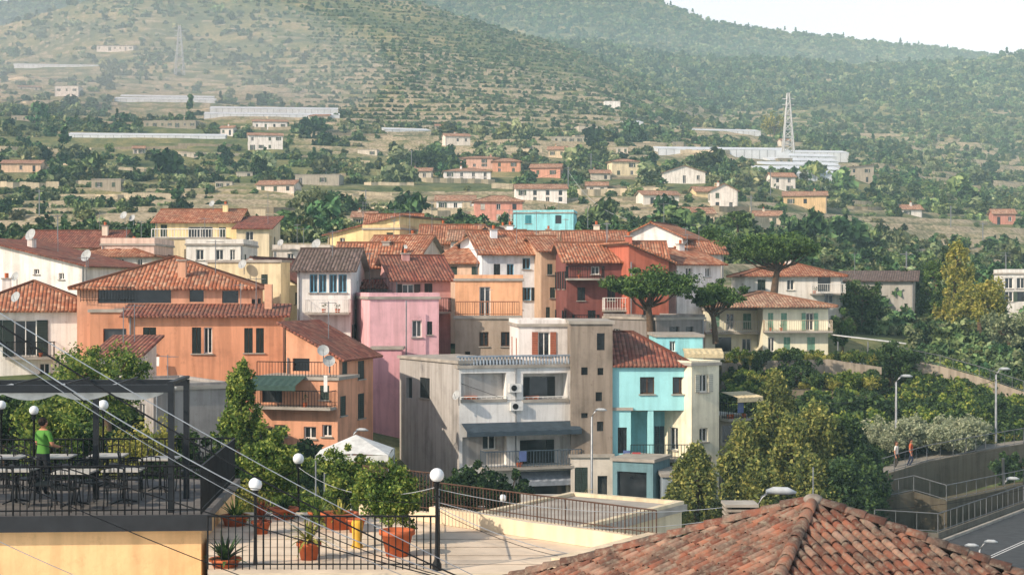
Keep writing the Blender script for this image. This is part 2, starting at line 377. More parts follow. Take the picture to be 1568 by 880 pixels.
    def awning(s,fc,u0,u1,v0,v1,proj,mat):
        a,z1=fc.loc(u0,v0); b,_=fc.loc(u1,v0); _,z0=fc.loc(u0,v1); M=s.part('awning',mat); N=14
        for i in range(N):
            t0=a+(b-a)*i/N; t1=a+(b-a)*(i+1)/N; sag=.05*(i%2)
            M.poly([fc.pt(t0,z1,.02),fc.pt(t1,z1,.02),fc.pt(t1,z0-.05*((i+1)%2),proj),fc.pt(t0,z0-sag,proj)])
            M.poly([fc.pt(t0,z0-sag,proj),fc.pt(t1,z0-.05*((i+1)%2),proj),fc.pt(t1,z0-.3,proj+.01),fc.pt(t0,z0-.3,proj+.01)])
# ------------------------------------------------------------ terrain
def vnoise(x,y,seed=0):
    xi=np.floor(x).astype(np.int64); yi=np.floor(y).astype(np.int64); xf=x-xi; yf=y-yi
    xf=xf*xf*(3-2*xf); yf=yf*yf*(3-2*yf)
    def h(a,b):
        n=(a*374761393+b*668265263+seed*1442695)&0xffffffff; n=((n^(n>>13))*1274126177)&0xffffffff; return ((n^(n>>16))&0xffff)/65535.0
    return (h(xi,yi)*(1-xf)+h(xi+1,yi)*xf)*(1-yf)+(h(xi,yi+1)*(1-xf)+h(xi+1,yi+1)*xf)*yf
def fbm(x,y,o=4,seed=0):
    r=0;a=.5
    for i in range(o): r=r+a*(vnoise(x*2**i,y*2**i,seed+i)-.5)*2; a*=.5
    return r
rowsz=[
 (5,{0:-16}),(60,{0:-15.2}),
 (75,{-800:-9,0:-9,200:-9,400:-11,550:-13,700:-14,1568:-14}),
 (95,{-800:-6,0:-6.5,200:-6.5,400:-8,550:-11,700:-13,900:-13,1100:-13.2,1300:-13.6,1568:-13.6}),
 (108,{-800:-4,0:-4,200:-4,400:-5,550:-8,700:-9,1100:-9.5,1300:-10,1450:-10,1568:-10.5}),
 (130,{-800:-1,0:-2,400:-2.5,550:-4,700:-5,900:-6,1300:-6.3,1450:-7.5,1568:-8.5}),
 (160,{-800:2,0:1.3,200:2.5,600:2.6,900:1.3,1100:0,1300:-2,1568:-4})]
rowsv=[
 (200,{-800:380,0:385,300:372,600:370,900:388,1100:395,1300:425,1568:455}),
 (260,{0:365,300:355,600:352,900:362,1100:362,1300:390,1568:420}),
 (340,{0:325,300:322,600:325,900:335,1100:330,1300:355,1568:375}),
 (450,{0:270,300:272,600:278,900:280,1100:278,1300:305,1568:330}),
 (600,{0:215,300:222,600:232,900:235,1100:235,1300:262,1568:300}),
 (800,{0:150,300:155,600:165,900:182,1100:205,1300:232,1568:262}),
 (1000,{0:95,300:90,600:90,800:115,900:132,1000:155,1100:186,1300:205,1568:222}),
 (1200,{-800:60,-200:50,0:42,100:14,200:-12,400:-25,520:-12,600:0,650:10,700:30,800:58,900:90,1000:130,1100:172,1300:172,1568:172}),
 (1350,{0:80,400:60,600:60,800:110,900:128,1000:145,1100:155,1300:150,1568:145}),
 (1650,{0:80,600:70,800:62,900:70,1000:82,1100:92,1200:100,1300:106,1400:102,1500:94,1568:90,1800:80,2400:110}),
 (1900,{0:110,600:110,900:110,1100:125,1300:135,1568:130}),
 (2600,{-800:40,0:2,200:-15,500:-10,640:-22,800:-30,930:-25,1000:-4,1050:16,1100:34,1200:50,1300:60,1400:73,1500:86,1568:98,1800:120,2400:180}),
 (3400,{0:160})]
UG=np.arange(-900,2500,6.0)
RD=[];RZ=[]
for d,t in rowsz: ks=sorted(t); RD.append(d); RZ.append(np.interp(UG,ks,[t[k] for k in ks]))
for d,t in rowsv: ks=sorted(t); RD.append(d); RZ.append((V0-np.interp(UG,ks,[t[k] for k in ks]))/F*d)
RD.append(9000); RZ.append(np.zeros_like(UG)-20)
RD=np.array(RD,float); RZ=np.array(RZ)
def terr(u,d):
    u=np.asarray(u,float); d=np.asarray(d,float); x=(u-U0)/F*d
    fu=np.clip((u+900)/6.0,0,len(UG)-1.001); iu=fu.astype(int); fu=fu-iu
    i=np.clip(np.searchsorted(RD,d)-1,0,len(RD)-2); fd=np.clip((d-RD[i])/(RD[i+1]-RD[i]),0,1)
    g=lambda r: RZ[r,iu]*(1-fu)+RZ[r,iu+1]*fu
    z=g(i)*(1-fd)+g(i+1)*fd
    k=np.clip((d-150)/900,0,1.3)
    z=z+k*(fbm(x/90,d/90,4,3)*7+fbm(x/300,d/300,2,9)*4)+np.clip((d-60)/200,0,1)*fbm(x/14,d/14,2,5)*.35
    S=np.where(d<420,2.6,4.2); w=z+fbm(x/60,d/60,2,21)*2.2*np.clip((d-120)/100,0,1)
    q=w/S; fr=q-np.floor(q); st=np.clip((fr-.68)/.32,0,1); st=st*st*(3-2*st)
    amt=np.clip((d-125)/40,0,1)*np.clip((2300-d)/800,0,1)*(.5+.5*np.clip(fbm(x/160,d/160,2,33)*1.5+.7,0,1))
    return z+(st-fr)*S*amt*.95, fr*amt
ds=np.concatenate([np.linspace(5,150,60),np.exp(np.arange(math.log(151),math.log(1330),.0034)),np.exp(np.arange(math.log(1335),math.log(3400),.008)),[4000,6000,9000]])
us=np.arange(-800,2400,8.0)
DD,UU=np.meshgrid(ds,us,indexing='ij'); ZZ,FR=terr(UU,DD); XX=(UU-U0)/F*DD
def npmesh(name,V,Fq,mat,attrs=None,smooth=False):
    me=bpy.data.meshes.new(name); V=np.asarray(V,np.float32); Fq=np.asarray(Fq,np.int32); k=Fq.shape[1]
    me.vertices.add(len(V)); me.vertices.foreach_set('co',V.ravel())
    me.loops.add(Fq.size); me.loops.foreach_set('vertex_index',Fq.ravel())
    me.polygons.add(len(Fq)); me.polygons.foreach_set('loop_start',np.arange(len(Fq),dtype=np.int32)*k)
    if smooth: me.polygons.foreach_set('use_smooth',np.ones(len(Fq),bool))
    me.update(calc_edges=True); me.materials.append(mat)
    if attrs:
        for a,vals in attrs.items():
            at=me.attributes.new(a,'FLOAT','POINT'); at.data.foreach_set('value',np.asarray(vals,np.float32).ravel())
    return me
def link(name,me,loc=(0,0,0),parent=None):
    o=bpy.data.objects.new(name,me); o.location=loc; scene.collection.objects.link(o)
    if parent: o.parent=parent
    return o
nr,ncl=DD.shape; idx=np.arange(nr*ncl).reshape(nr,ncl)
Q=np.stack([idx[:-1,:-1],idx[:-1,1:],idx[1:,1:],idx[1:,:-1]],-1).reshape(-1,4)
t=NT('hillside_ground')
n1=t.noise(.02,6); n2=t.noise(.15,6,rough=.7); n3=t.noise(1.2,4)
c=t.ramp(t.math('ADD',t.math('MULTIPLY',n1,.5),t.math('MULTIPLY',n2,.5)),[(.36,hx('3a4a2c')),(.46,hx('596540')),(.54,hx('7a7a50')),(.64,hx('a3956c'))])
c=t.mix(.35,c,t.ramp(n3,[(.3,(.45,.45,.45,1)),(.6,(1,1,1,1))]),'MULTIPLY')
at=t.node('ShaderNodeAttribute',attribute_name='riser')
rs=t.ramp(at.outputs['Fac'],[(.60,0),(.72,1)])
rs=t.math('MULTIPLY',rs,t.ramp(n2,[(.36,.15),(.56,.95)]))
c=t.mix(rs,c,t.ramp(n3,[(.3,hx('7d735e')),(.7,hx('bbad92'))]))
t.col(c); t.bump(n3,.6,.4); t.b.inputs['Roughness'].default_value=1
gm=npmesh('ground',np.stack([XX,DD,ZZ],-1).reshape(-1,3),Q,t.m,{'riser':FR.ravel()})
link('hillside_terrain',gm)
def zt(u,d): return float(terr(np.array([u]),np.array([d]))[0][0])
_dd=np.linspace(150,1250,1200)
def dfor(u,v):
    z,_=terr(np.full_like(_dd,u),_dd); vv=V0-z/_dd*F
    k=np.where(vv<=v)[0]; return float(_dd[k[0]]) if len(k) else 1100.
# ------------------------------------------------------------ leaves & trees
def leafquads(C,size,rs):
    N=len(C); a=rs.normal(size=(N,3)); a/=np.linalg.norm(a,axis=1)[:,None]
    b=rs.normal(size=(N,3)); b-=a*np.sum(a*b,1)[:,None]; b/=np.linalg.norm(b,axis=1)[:,None]
    s=size*rs.uniform(.6,1.3,(N,1)); L=a*s; Wd=b*s*.55
    V=np.stack([C-L,C-Wd,C+L,C+Wd],1).reshape(-1,3); return V,np.arange(4*N).reshape(-1,4)
def crownpts(kind,rx,rz,ncl,per,rs,cr):
    P=[];CC=[]; ph=rs.uniform(0,6.28,4); lob=rs.uniform(.08,.2,2)
    while len(CC)<ncl:
        p=rs.normal(size=3); p/=np.linalg.norm(p); r=rs.uniform(.15,1)**.45; an=math.atan2(p[1],p[0]); wob=1+lob[0]*math.sin(2*an+ph[0]+3*p[2])+lob[1]*math.sin(3*an+ph[1]-2*p[2])+.1*math.sin(5*p[2]+ph[2]); p=p*r*wob
        if kind=='umbrella':
            p[2]=abs(p[2])*1.0-.25*(1-(p[0]**2+p[1]**2)); q=np.array([p[0]*rx,p[1]*rx,p[2]*rz*1.3-rz*.35])
        elif kind in('cone','fat'):
            h=rs.uniform(0,1)**1.15; a=rs.uniform(0,6.28); w=(1-h)**(.7 if kind=='cone' else .45)*(1+.22*math.sin(a*2+h*9+ph[0])+.12*math.sin(h*23+ph[1]))*rs.uniform(.3,1)**.5; q=np.array([math.cos(a)*w*rx,math.sin(a)*w*rx,(h*2-1)*rz])
        else: q=p*np.array([rx,rx,rz])*rs.uniform(.85,1.15)
        CC.append(q)
    CC=np.array(CC)
    for q in CC:
        k=cr*rs.uniform(.4,1.3); g=rs.normal(size=(per,3)); g/=np.linalg.norm(g,axis=1)[:,None]
        g*=rs.uniform(.1,1,(per,1))**.6*k
        if kind=='umbrella': g[:,2]*=.5
        if kind in('cone','fat'): g[:,2]*=1.5; g[:,:2]*=.75
        P.append(q+g)
    return np.concatenate(P),CC
def tree(name,u,vt,vb,wpx,d,kind,mat,vcrown=None,ncl=60,per=90,leaf=.16,clump=None,trunk=None,seed=0):
    rs=np.random.default_rng(seed+int(u)*7+int(vt)); x=X(u,d)
    if kind=='round': vcrown=vt+min((vb-vt)*.92,wpx*1.15)
    elif kind in('cone','fat'): vcrown=vt+(vb-vt)*.95
    zt_=Z(vt,d); z0=Z(vb,d); rx=wpx/2/F*d
    zc0=Z(vcrown,d); rz=(zt_-zc0)/2; cz=(zt_+zc0)/2-z0
    cr=clump or rx*.25; P,CC=crownpts(kind,rx-cr*.5,max(rz-cr*.4,.3),ncl,per,rs,cr)
    P=P+np.array([0,0,cz]); CC=CC+np.array([0,0,cz])
    root=bpy.data.objects.new(name,None); root.location=(x,d,z0); scene.collection.objects.link(root)
    V,Fq=leafquads(P,leaf,rs); link('foliage',npmesh('foliage',V,Fq,mat),parent=root)
    M=MB(); tr=trunk or max(.05,min(rx*.07,.22)); top=cz+(rz*.3 if kind!='umbrella' else -rz*.3)
    if kind in('cone','fat'): top=cz+rz*.7
    j=rs.uniform(-.15,.15,4)*rx; spine=[(0,0,-.3),(j[0]*.5,j[1]*.5,top*.4),(j[0],j[1],top*.75),(j[2]*.5,j[3]*.5,top)]
    M.tube(spine,[tr*1.25,tr,tr*.75,tr*.35],7)
    cone=kind in('cone','fat')
    for q in CC[::max(1,len(CC)//16)]:
        s0=Vector(spine[2] if not cone else (0,0,max(.2,q[2]-.3*rx))); s0=s0+Vector((0,0,-rs.uniform(0,.2)*top if not cone else 0)); q=Vector(q); mid=(s0+q)/2+Vector((0,0,-.1*rx))
        M.tube([s0,mid,q],[tr*.45,tr*.28,tr*.1],5,False)
    me=bpy.data.meshes.new('trunk'); me.from_pydata(M.v,[],M.f); me.materials.append(BARK); me.polygons.foreach_set('use_smooth',[True]*len(me.polygons)); link('trunk_and_limbs',me,parent=root)
    return root
L_OLIVE=leafm('olive_leaves','4c5a42','7e8a62','a8ae86')
L_PINE=leafm('pine_needles','22361c','4a6834','7c9450',.9)
L_CITRUS=leafm('citrus_leaves','2a421e','607c36','b0b458',1.3)
L_CONI=leafm('conifer_foliage','303f24','727e42','b8b062',.55)
L_DARK=leafm('dark_foliage','1b2b19','365030','62793f')
L_YEL=leafm('yellow_green_leaves','525e2c','949646','c2b462',.8)
L_BLOND=leafm('dry_flowering_shrub','a08e64','c8b684','e2d2a6',2.5)
L_SILV=leafm('silvery_shrub','687256','9aa282','c4c4a4',1.5)
LM=[leafm('hill_leaves_a','334a2a','566f3e','84945a',.8,True),leafm('hill_leaves_b','4e603e','76865a','a2a67a',.8,True),leafm('hill_leaves_c','263a22','40603a','688450',.8,True)]
def variants(cname,specs):
    c=bpy.data.collections.new(cname)
    for i,(kind,rx,rz,ncl,per,leaf,m) in enumerate(specs):
        rs=np.random.default_rng(100+i); P,CC=crownpts(kind,rx*.8,rz*.85,ncl,per,rs,rx*.36); P[:,2]+=rz*.95
        V,Fq=leafquads(P,leaf,rs); me=npmesh('v',V,Fq,m)
        o=bpy.data.objects.new('%s_%02d'%(cname,i),me); c.objects.link(o)
    return c
SP=[('round',1,.75,16,22,.26,LM[0]),('round',1,.6,14,22,.26,LM[1]),('round',1,1.0,18,22,.26,LM[2]),('round',1.1,.55,14,20,.26,LM[0]),('cone',.55,1.4,20,16,.24,LM[2]),('umbrella',1.1,.5,16,22,.24,LM[2]),('round',.9,.9,18,20,.24,LM[1])]
VC=variants('tree_kinds',SP)
def scatter(name,P,S,IX,coll,seed=1):
    N=len(P); me=bpy.data.meshes.new(name); me.vertices.add(N); me.vertices.foreach_set('co',np.asarray(P,np.float32).ravel())
    rs=np.random.default_rng(seed)
    a=me.attributes.new('ssc','FLOAT_VECTOR','POINT'); a.data.foreach_set('vector',np.asarray(S,np.float32).ravel())
    R=np.zeros((N,3),np.float32); R[:,2]=rs.uniform(0,6.28,N); a=me.attributes.new('srot','FLOAT_VECTOR','POINT'); a.data.foreach_set('vector',R.ravel())
    a=me.attributes.new('six','INT','POINT'); a.data.foreach_set('value',np.asarray(IX,np.int32))
    o=link(name,me); ng=bpy.data.node_groups.new(name,'GeometryNodeTree')
    ng.interface.new_socket('Geometry',in_out='INPUT',socket_type='NodeSocketGeometry'); ng.interface.new_socket('Geometry',in_out='OUTPUT',socket_type='NodeSocketGeometry')
    gi=ng.nodes.new('NodeGroupInput'); go=ng.nodes.new('NodeGroupOutput'); ip=ng.nodes.new('GeometryNodeInstanceOnPoints'); ci=ng.nodes.new('GeometryNodeCollectionInfo')
    ci.inputs['Collection'].default_value=coll; ci.inputs['Separate Children'].default_value=True; ci.inputs['Reset Children'].default_value=True
    def na(nm,dt): n=ng.nodes.new('GeometryNodeInputNamedAttribute'); n.data_type=dt; n.inputs['Name'].default_value=nm; return n.outputs['Attribute']
    L=ng.links; L.new(gi.outputs[0],ip.inputs['Points']); L.new(ci.outputs[0],ip.inputs['Instance']); ip.inputs['Pick Instance'].default_value=True
    L.new(na('six','INT'),ip.inputs['Instance Index']); L.new(na('srot','FLOAT_VECTOR'),ip.inputs['Rotation']); L.new(na('ssc','FLOAT_VECTOR'),ip.inputs['Scale'])
    L.new(ip.outputs[0],go.inputs[0]); md=o.modifiers.new('scatter','NODES'); md.node_group=ng
    return o
# ------------------------------------------------------------ upper houses and greenhouses
EXC=[]
def uphouse(name,u0,u1,vt,vb,wall,roof=('gx',1.2),rm='c',cols=None,rows=2,d=None,sh='5a6a5a',D=None,R=()):
    d=d or dfor((u0+u1)/2,vb); b=Bld(name); W=(u1-u0)/F*d
    cols=cols or max(2,int(W/3)); wins=[]
    H=(vb-vt)/rows
    for i in range(cols):
        for j in range(rows):
            if random.random()<.12: continue
            cu=u0+(i+.5)*(u1-u0)/cols; hw=.45/d*F; c0=vt+H*(j+.25); c1=c0+1.2/d*F
            if j==rows-1 and random.random()<.35: c1=vb-1
            wins.append((cu-hw,cu+hw,c0,min(c1,vb-.5),random.choice(('w','s','v','c'))))
    b.block((u0,d),(u1,d+random.uniform(-2,3)*W/12),D or max(5,W*.7),vt,vb,wall,wins,roof=roof,rm=rm,sh=sh,skirt=5,clutter=random.random()<.6,autof=0)
    b.done(); EXC.append((u0-3,u1+3,d-42,d+10)); return d
W_='f2eee8'
uphouse('white_villa',680,752,262,278,W_,('hip',1.1))
uphouse('terracotta_house',754,797,247,264,'d8a084',('hip',1.0))
uphouse('pink_villa',704,764,242,256,'deb4a0',('hip',.8),d=dfor(730,262)+18)
uphouse('salmon_house',727,800,308,340,'e0a08e',('hip',1.2),sh='e0dcd0')
uphouse('white_house',790,868,289,309,W_,('gx',1.3))
uphouse('turquoise_house',786,878,327,348,'98dce4',('flat',.3),rows=2,sh='4a9aa8',d=225)
uphouse('small_white_house',668,727,307,320,W_,('gx',1.3),rows=1)
uphouse('orange_cottage',812,858,257,272,'d8a088',('gx',1.2),rows=1)
uphouse('cream_house',937,978,247,270,'ebdcb8',('hip',.8))
uphouse('white_gable_house',1016,1080,264,282,'e8e4dc',('gy',1.9),rows=1)
uphouse('white_cottage',985,1040,298,316,'e6e0d4',('gx',1.0),rows=1)
uphouse('white_house',1088,1130,292,320,'e8e2da',('gy',1.6))
uphouse('yellow_cottage',1066,1122,293,306,'e0cca0',('gx',1.3),rows=1)
uphouse('ochre_cottage',1200,1266,300,318,'d4b88c',('gx',1.2),rows=1)
uphouse('stone_house',1298,1338,256,280,'c0b4a0',('shx',1.0),rows=2)
uphouse('white_farmhouse',380,433,207,231,W_,('gx',1.2))
uphouse('white_farmhouse',387,440,186,202,W_,('gx',1.2),rows=1)
uphouse('white_farmhouse',682,720,208,224,'e8e0d4',('gx',1.2),rows=1)
uphouse('farm_cottage',393,450,283,293,'e4d6c8',('gx',1.2),rows=1)
uphouse('farm_cottage',2,62,250,264,'e0c4a8',('gx',1.2),rows=1)
uphouse('farm_cottage',140,185,275,292,'a09888',('flat',0),rows=1)
uphouse('farm_cottage',84,120,132,148,'e4e0d8',('flat',0),rows=1)
uphouse('farm_cottage',148,204,70,79,'dad4ca',('gx',1.2),rows=1)
uphouse('white_shed',926,950,155,165,'eeeeea',('flat',0),rows=1)
uphouse('white_shed',337,357,196,208,'e4e0d8',('gx',1),rows=1)
uphouse('distant_red_house',1521,1555,327,346,'c08878',('gx',1.2),rows=1)
uphouse('white_bungalow',1382,1412,320,331,'e6e2da',('gx',1.2),rows=1)
uphouse('white_tower_house',1536,1572,420,462,'e2e0da',('flat',.4),d=175)
uphouse('stone_hut',846,905,210,219,'b8b4a4',('flat',0),rows=1)
uphouse('stone_hut',452,520,268,284,'aca698',('flat',0),rows=1)
uphouse('stone_hut',220,300,186,196,'9c9686',('flat',0),rows=1)
uphouse('stone_hut',905,935,265,278,'d0c8b8',('gx',1),rows=1)
uphouse('hill_cottage',1052,1094,326,342,'d8c4a8',('gx',1.2),rows=1)
uphouse('hill_cottage',898,930,284,296,'ded6c8',('gx',1.0),rows=1)
uphouse('hill_cottage',1155,1196,330,344,'d8ccb8',('gx',1.0),rows=1)
uphouse('hill_cottage',620,660,262,274,'d0c8b8',('gx',1.0),rows=1)
uphouse('hill_cottage',540,574,332,346,'cfc0a8',('gx',1.0),rows=1)
rh=random.Random(11)
def free(u,w_,v):
    dq=dfor(u,v); return dq<850 and abs(dfor(u+w_/2,v)-dq)<60 and not any(a-6<u+w_ and u<b_+6 and c0-20<dq<c1+30 for a,b_,c0,c1 in EXC)
for _ in range(26):
    u=rh.uniform(-40,620) if rh.random()<.65 else rh.uniform(620,1300); v=rh.uniform(130,300); w_=rh.uniform(14,40); h_=rh.uniform(7,10)
    if u>900: v=max(v,225)
    if free(u,w_,v): uphouse('stone_hut',u,u+w_,v-h_,v,rh.choice(('b0a898','c8c0b0','9c9686','d8d0c0')),rh.choice((('flat',0),('gx',.9))),rows=1)
for _ in range(34):
    u=rh.uniform(600,1230); v=rh.uniform(240,352); w_=rh.uniform(26,54); h_=12+(v-238)*.09+rh.choice((0,6))
    if free(u,w_,v): uphouse('hillside_house',u,u+w_,v-h_,v,rh.choice(('ece6dc','f0ece4','e4d4b4','deb8a0','e8dccc','d8c4a4','eae4da')),rh.choice((('gx',1.2),('hip',1.1),('gy',1.5))),rm=rh.choice('acc'),rows=1 if h_<17 else 2)
GH=plain('greenhouse_film',(.66,.71,.74,1),.35,0,.18,.25)
def greenhouse(u0,u1,vt,vb,rows=1):
    b=Bld('greenhouse')
    for r in range(rows):
        ou=r*9; vb_=vb-(vb-vt)*r/rows; d=dfor((u0+u1)/2,vb_); h=2.2/d*F
        b.block((u0+ou,d),(u1-ou*.3,d+6),7 if rows>1 else 9,vb_-h,vb_,GH,roof=('shed',1.6),skirt=2,clutter=False,oh=.1,auto=0)
        P=b.ff
        for i in range(int(b.W/3)): b.part('ribs',GREYM).box(P.pt(i*3,b.z0,.01),P.e*.12,P.n*.06,Vector((0,0,b.z1-b.z0)))
    for (pn,mn),(mb,m,sm) in list(b.parts.items()):
        if pn=='roof': b.parts[(pn,mn)]=(mb,GH,sm)
    b.done(); EXC.append((u0-4,u1+4,d-75,d+25))
greenhouse(102,345,199,215); greenhouse(1008,1208,223,237); greenhouse(1152,1292,240,276,5); greenhouse(880,985,185,192)
greenhouse(1060,1165,197,206); greenhouse(312,520,164,182,2); greenhouse(1156,1300,228,240); greenhouse(590,660,200,206); greenhouse(20,150,98,104); greenhouse(175,330,150,158,2)
def wallstrip(name,u0,u1,v,h=1.8,mat=None):
    T=Thing(name); M=T.part('wall',mat or wallm('c4b89e')); k=max(4,int((u1-u0)/10)); d0=dfor((u0+u1)/2,v); zr=zt((u0+u1)/2,d0)
    pts=[]; d=d0
    for i in range(k+1):
        u=u0+(u1-u0)*i/k; cand=np.linspace(d-8,d+8,17); zc,_=terr(np.full(17,u),cand); j=int(np.argmin(np.abs(zc-zr)+.02*np.abs(cand-d))); d=float(cand[j]) if i else d0
        pts.append(Vector((X(u,d),d,zt(u,d-1))))
    for i in range(k): a,b=pts[i],pts[i+1]; z=min(a.z,b.z)-1; M.box((a.x,a.y,z),(b.x-a.x,b.y-a.y,0),(0,.5,0),(0,0,h+1))
    T.done(True)
for a in [(520,700,330),(560,680,342),(600,730,333),(180,290,305),(0,140,230),(30,180,160),(0,110,120),(200,330,170),(400,520,185),(870,1000,215),(640,720,318),(1140,1200,330),(0,90,290),(60,260,262),(440,600,300),(880,1010,300),(1120,1200,345),(540,660,140),(700,830,232),(240,480,240),(1000,1150,235)]:
    wallstrip('dry_stone_wall',*a,h=random.uniform(1.2,2.2))
for _ in range(75):
    u=rh.uniform(-60,1300) if rh.random()<.85 else rh.uniform(1250,1600); v=rh.uniform(100,350); wallstrip('dry_stone_wall',u,u+rh.uniform(40,130),max(v,215 if u>880 else 70),h=rh.uniform(1.,2.),mat=wallm(rh.choice(('c4b89e','aca28a','8f8672'))))
N=84000
uu=rng.uniform(-250,1850,N); ld=rng.uniform(math.log(150),math.log(2650),N); dd=np.exp(ld)
dd=np.where(rng.uniform(size=N)<.45,rng.uniform(600,2650,N),dd)
zz,fr=terr(uu,dd); xx=(uu-U0)/F*dd
keep=np.ones(N,bool)
keep&=~((dd<200)&(uu<1290)); keep&=~((dd<255)&(uu<1000)&(uu>100)&(rng.uniform(size=N)<.5))
for a,b,c0,c1 in EXC: keep&=~((uu>a)&(uu<b)&(dd>c0)&(dd<c1))
den=fbm(xx/60,dd/60,3,77)*1.7
cen=(uu>480)&(uu<950)&(dd>690)&(dd<1230)
keep&=(den+np.where(dd<700,-.10,.12)-np.where(uu<480,.08,0)>rng.uniform(-.8,.75,N))|(dd>1250)
big=rng.uniform(size=N)
R=np.where(dd<420,rng.uniform(.7,1.9,N),rng.uniform(1.1,2.7,N)); R=np.where(dd>1250,rng.uniform(2.6,5.2,N),R)
R=np.where((big>.94)&(dd>230)&(dd<1200)&~cen,R*2.1,R)
R=np.where(cen,rng.uniform(.9,1.7,N),R)
keep&=~((fr>.5)&(fr<1.0)&(rng.uniform(size=N)<.8)&(dd<1250))
rb=(uu>960)&(dd>650)&(dd<1250); R=np.where(rb,rng.uniform(1.5,3.2,N),R)
k=keep; N2=int(k.sum()); print('hill plants',N2)
ix=rng.choice(len(SP),N2,p=[.24,.22,.18,.16,.03,.05,.12])
S=R[k][:,None]*np.stack([rng.uniform(.85,1.25,N2),rng.uniform(.85,1.25,N2),rng.uniform(.75,1.15,N2)],1)
scatter('hillside_trees',np.stack([xx[k],dd[k],zz[k]-.2*R[k]],1),S,ix,VC)
N=14000; uu=rng.uniform(470,1000,N); dd=rng.uniform(690,1225,N); zz,fr=terr(uu,dd); k=(fr<.30)|(fr>1); uu,dd,zz=uu[k],dd[k],zz[k]
scatter('terrace_shrubs',np.stack([X(uu,dd),dd,zz-.2],1),np.repeat(rng.uniform(.8,1.5,(len(uu),1)),3,1),rng.choice([0,1,2,3],len(uu)),VC,8)
N=2600; uu=rng.uniform(1285,1800,N); dd=rng.uniform(125,235,N); zz,fr=terr(uu,dd); k=(rng.uniform(size=N)<.85)&~((uu>1270)&(uu<1395)&(dd<150)&(dd>120)); k&=~((uu>1525)&(uu<1580)&(dd>150)&(dd<176))
uu,dd,zz=uu[k],dd[k],zz[k]; R=rng.uniform(.45,1.3,len(uu)); ix=rng.choice([0,1,2,3,6],len(uu))
scatter('garden_shrubs',np.stack([X(uu,dd),dd,zz-.1],1),np.repeat(R[:,None],3,1),ix,VC,3)
VG=variants('garden_bush_kinds',[('round',1,.8,20,50,.12,L_DARK),('round',1,1,20,50,.12,L_CITRUS),('round',1,.7,20,50,.12,L_YEL)])
N=480; uu=rng.uniform(-80,640,N); dd=rng.uniform(50,86,N); zz,fr=terr(uu,dd); k=~((uu>225)&(uu<365)&(dd>74))&~((uu>480)&(uu<620)&(dd<64)&(dd>52)); uu,dd,zz=uu[k],dd[k],zz[k]
P1=np.stack([X(uu,dd),dd,zz],1); S1=np.repeat(rng.uniform(.5,1.6,(len(uu),1)),3,1); I1=rng.choice([0,1,2],len(uu),p=[.6,.3,.1])
N=750; uu=rng.uniform(1285,1750,N); dd=rng.uniform(104,126,N); zz,fr=terr(uu,dd); k=~((uu<1400)&(dd>117)); uu,dd,zz=uu[k],dd[k],zz[k]
P2=np.stack([X(uu,dd),dd,zz],1); S2=np.repeat(rng.uniform(.5,1.3,(len(uu),1)),3,1); I2=rng.choice([0,1,2],len(uu),p=[.75,.15,.1])
N=260; uu=rng.uniform(1100,1350,N); dd=rng.uniform(98,110,N); zz,fr=terr(uu,dd)
P3=np.stack([X(uu,dd),dd,zz],1); S3=np.repeat(rng.uniform(.7,1.8,(N,1)),3,1); I3=rng.choice([0,1,2],N,p=[.8,.15,.05])
N=50; uu=rng.uniform(1110,1350,N); dd=rng.uniform(112.5,117,N); P4=np.stack([X(uu,dd),dd,np.full(N,Z(598,112))],1); S4=np.repeat(rng.uniform(.4,.9,(N,1)),3,1); I4=rng.choice([0,1,2],N)
N=50; uu=rng.uniform(1110,1350,N); dd=rng.uniform(120.5,125,N); P5=np.stack([X(uu,dd),dd,np.full(N,Z(560,120.5))],1); S5=np.repeat(rng.uniform(.4,.8,(N,1)),3,1); I5=rng.choice([0,1,2],N)
scatter('garden_shrubs',np.concatenate([P1,P2,P3,P4,P5]),np.concatenate([S1,S2,S3,S4,S5]),np.concatenate([I1,I2,I3,I4,I5]),VG,5)
N=150; uu=rng.uniform(1295,1500,N); dd=rng.uniform(99,105,N); zz,_=terr(uu,dd)
VS=variants('hedge_kinds',[('round',1,.8,16,60,.09,L_SILV),('round',.8,1,16,60,.09,L_SILV)])
scatter('silvery_hedge',np.stack([X(uu,dd),dd,np.maximum(zz,-10.4)],1),rng.uniform(.6,1.15,(N,1))*np.ones((1,3)),rng.integers(0,2,N),VS,4)
# ------------------------------------------------------------ village houses
def B(name): return Bld(name)
b=B('white_house_with_balcony'); b.block((-60,99),(150,101),9,474,600,'f0eae2',[(22,56,490,545,'s'),(122,138,490,526,'c'),(-30,-8,490,530,'s'),(60,76,556,575,'w')],roof=('hip',1.7),rm='a',sh='39433f')
b.balcony(b.ff,10,84,546); b.dish(25,455,98,.35); b.done()
b=B('white_gable_house'); b.block((-40,126),(130,124),11,408,470,'f0e8e2',[(52,60,412,420),(90,98,418,428)],roof=('shx',-2.2),rm='b'); b.dish(48,360,124,.5); b.dish(133,392,122,.5); b.dish(24,424,123,.4); b.done()
b=B('village_house'); b.block((30,150),(175,150),9,378,420,'dccbb8',[(80,90,384,394),(120,128,384,394)],roof=('gx',1.6),rm='b'); b.dish(190,330,150,.4); b.dish(203,334,150,.35); b.done()
b=B('village_house'); b.block((105,138),(232,138),8,392,440,'e6dfd2',[(150,160,396,410),(180,190,396,410),(210,218,396,410)],roof=('hip',1.0),rm='a'); b.done()
b=B('orange_villa')
b.block((118,98),(385,99),11,440,600,'dca284',[(150,262,443,464,'v'),(290,312,443,462,'v'),(340,365,445,464,'v')],roof=('hip',1.9),rm='a',clutter=False,sh='2f3a3c',autof=0)
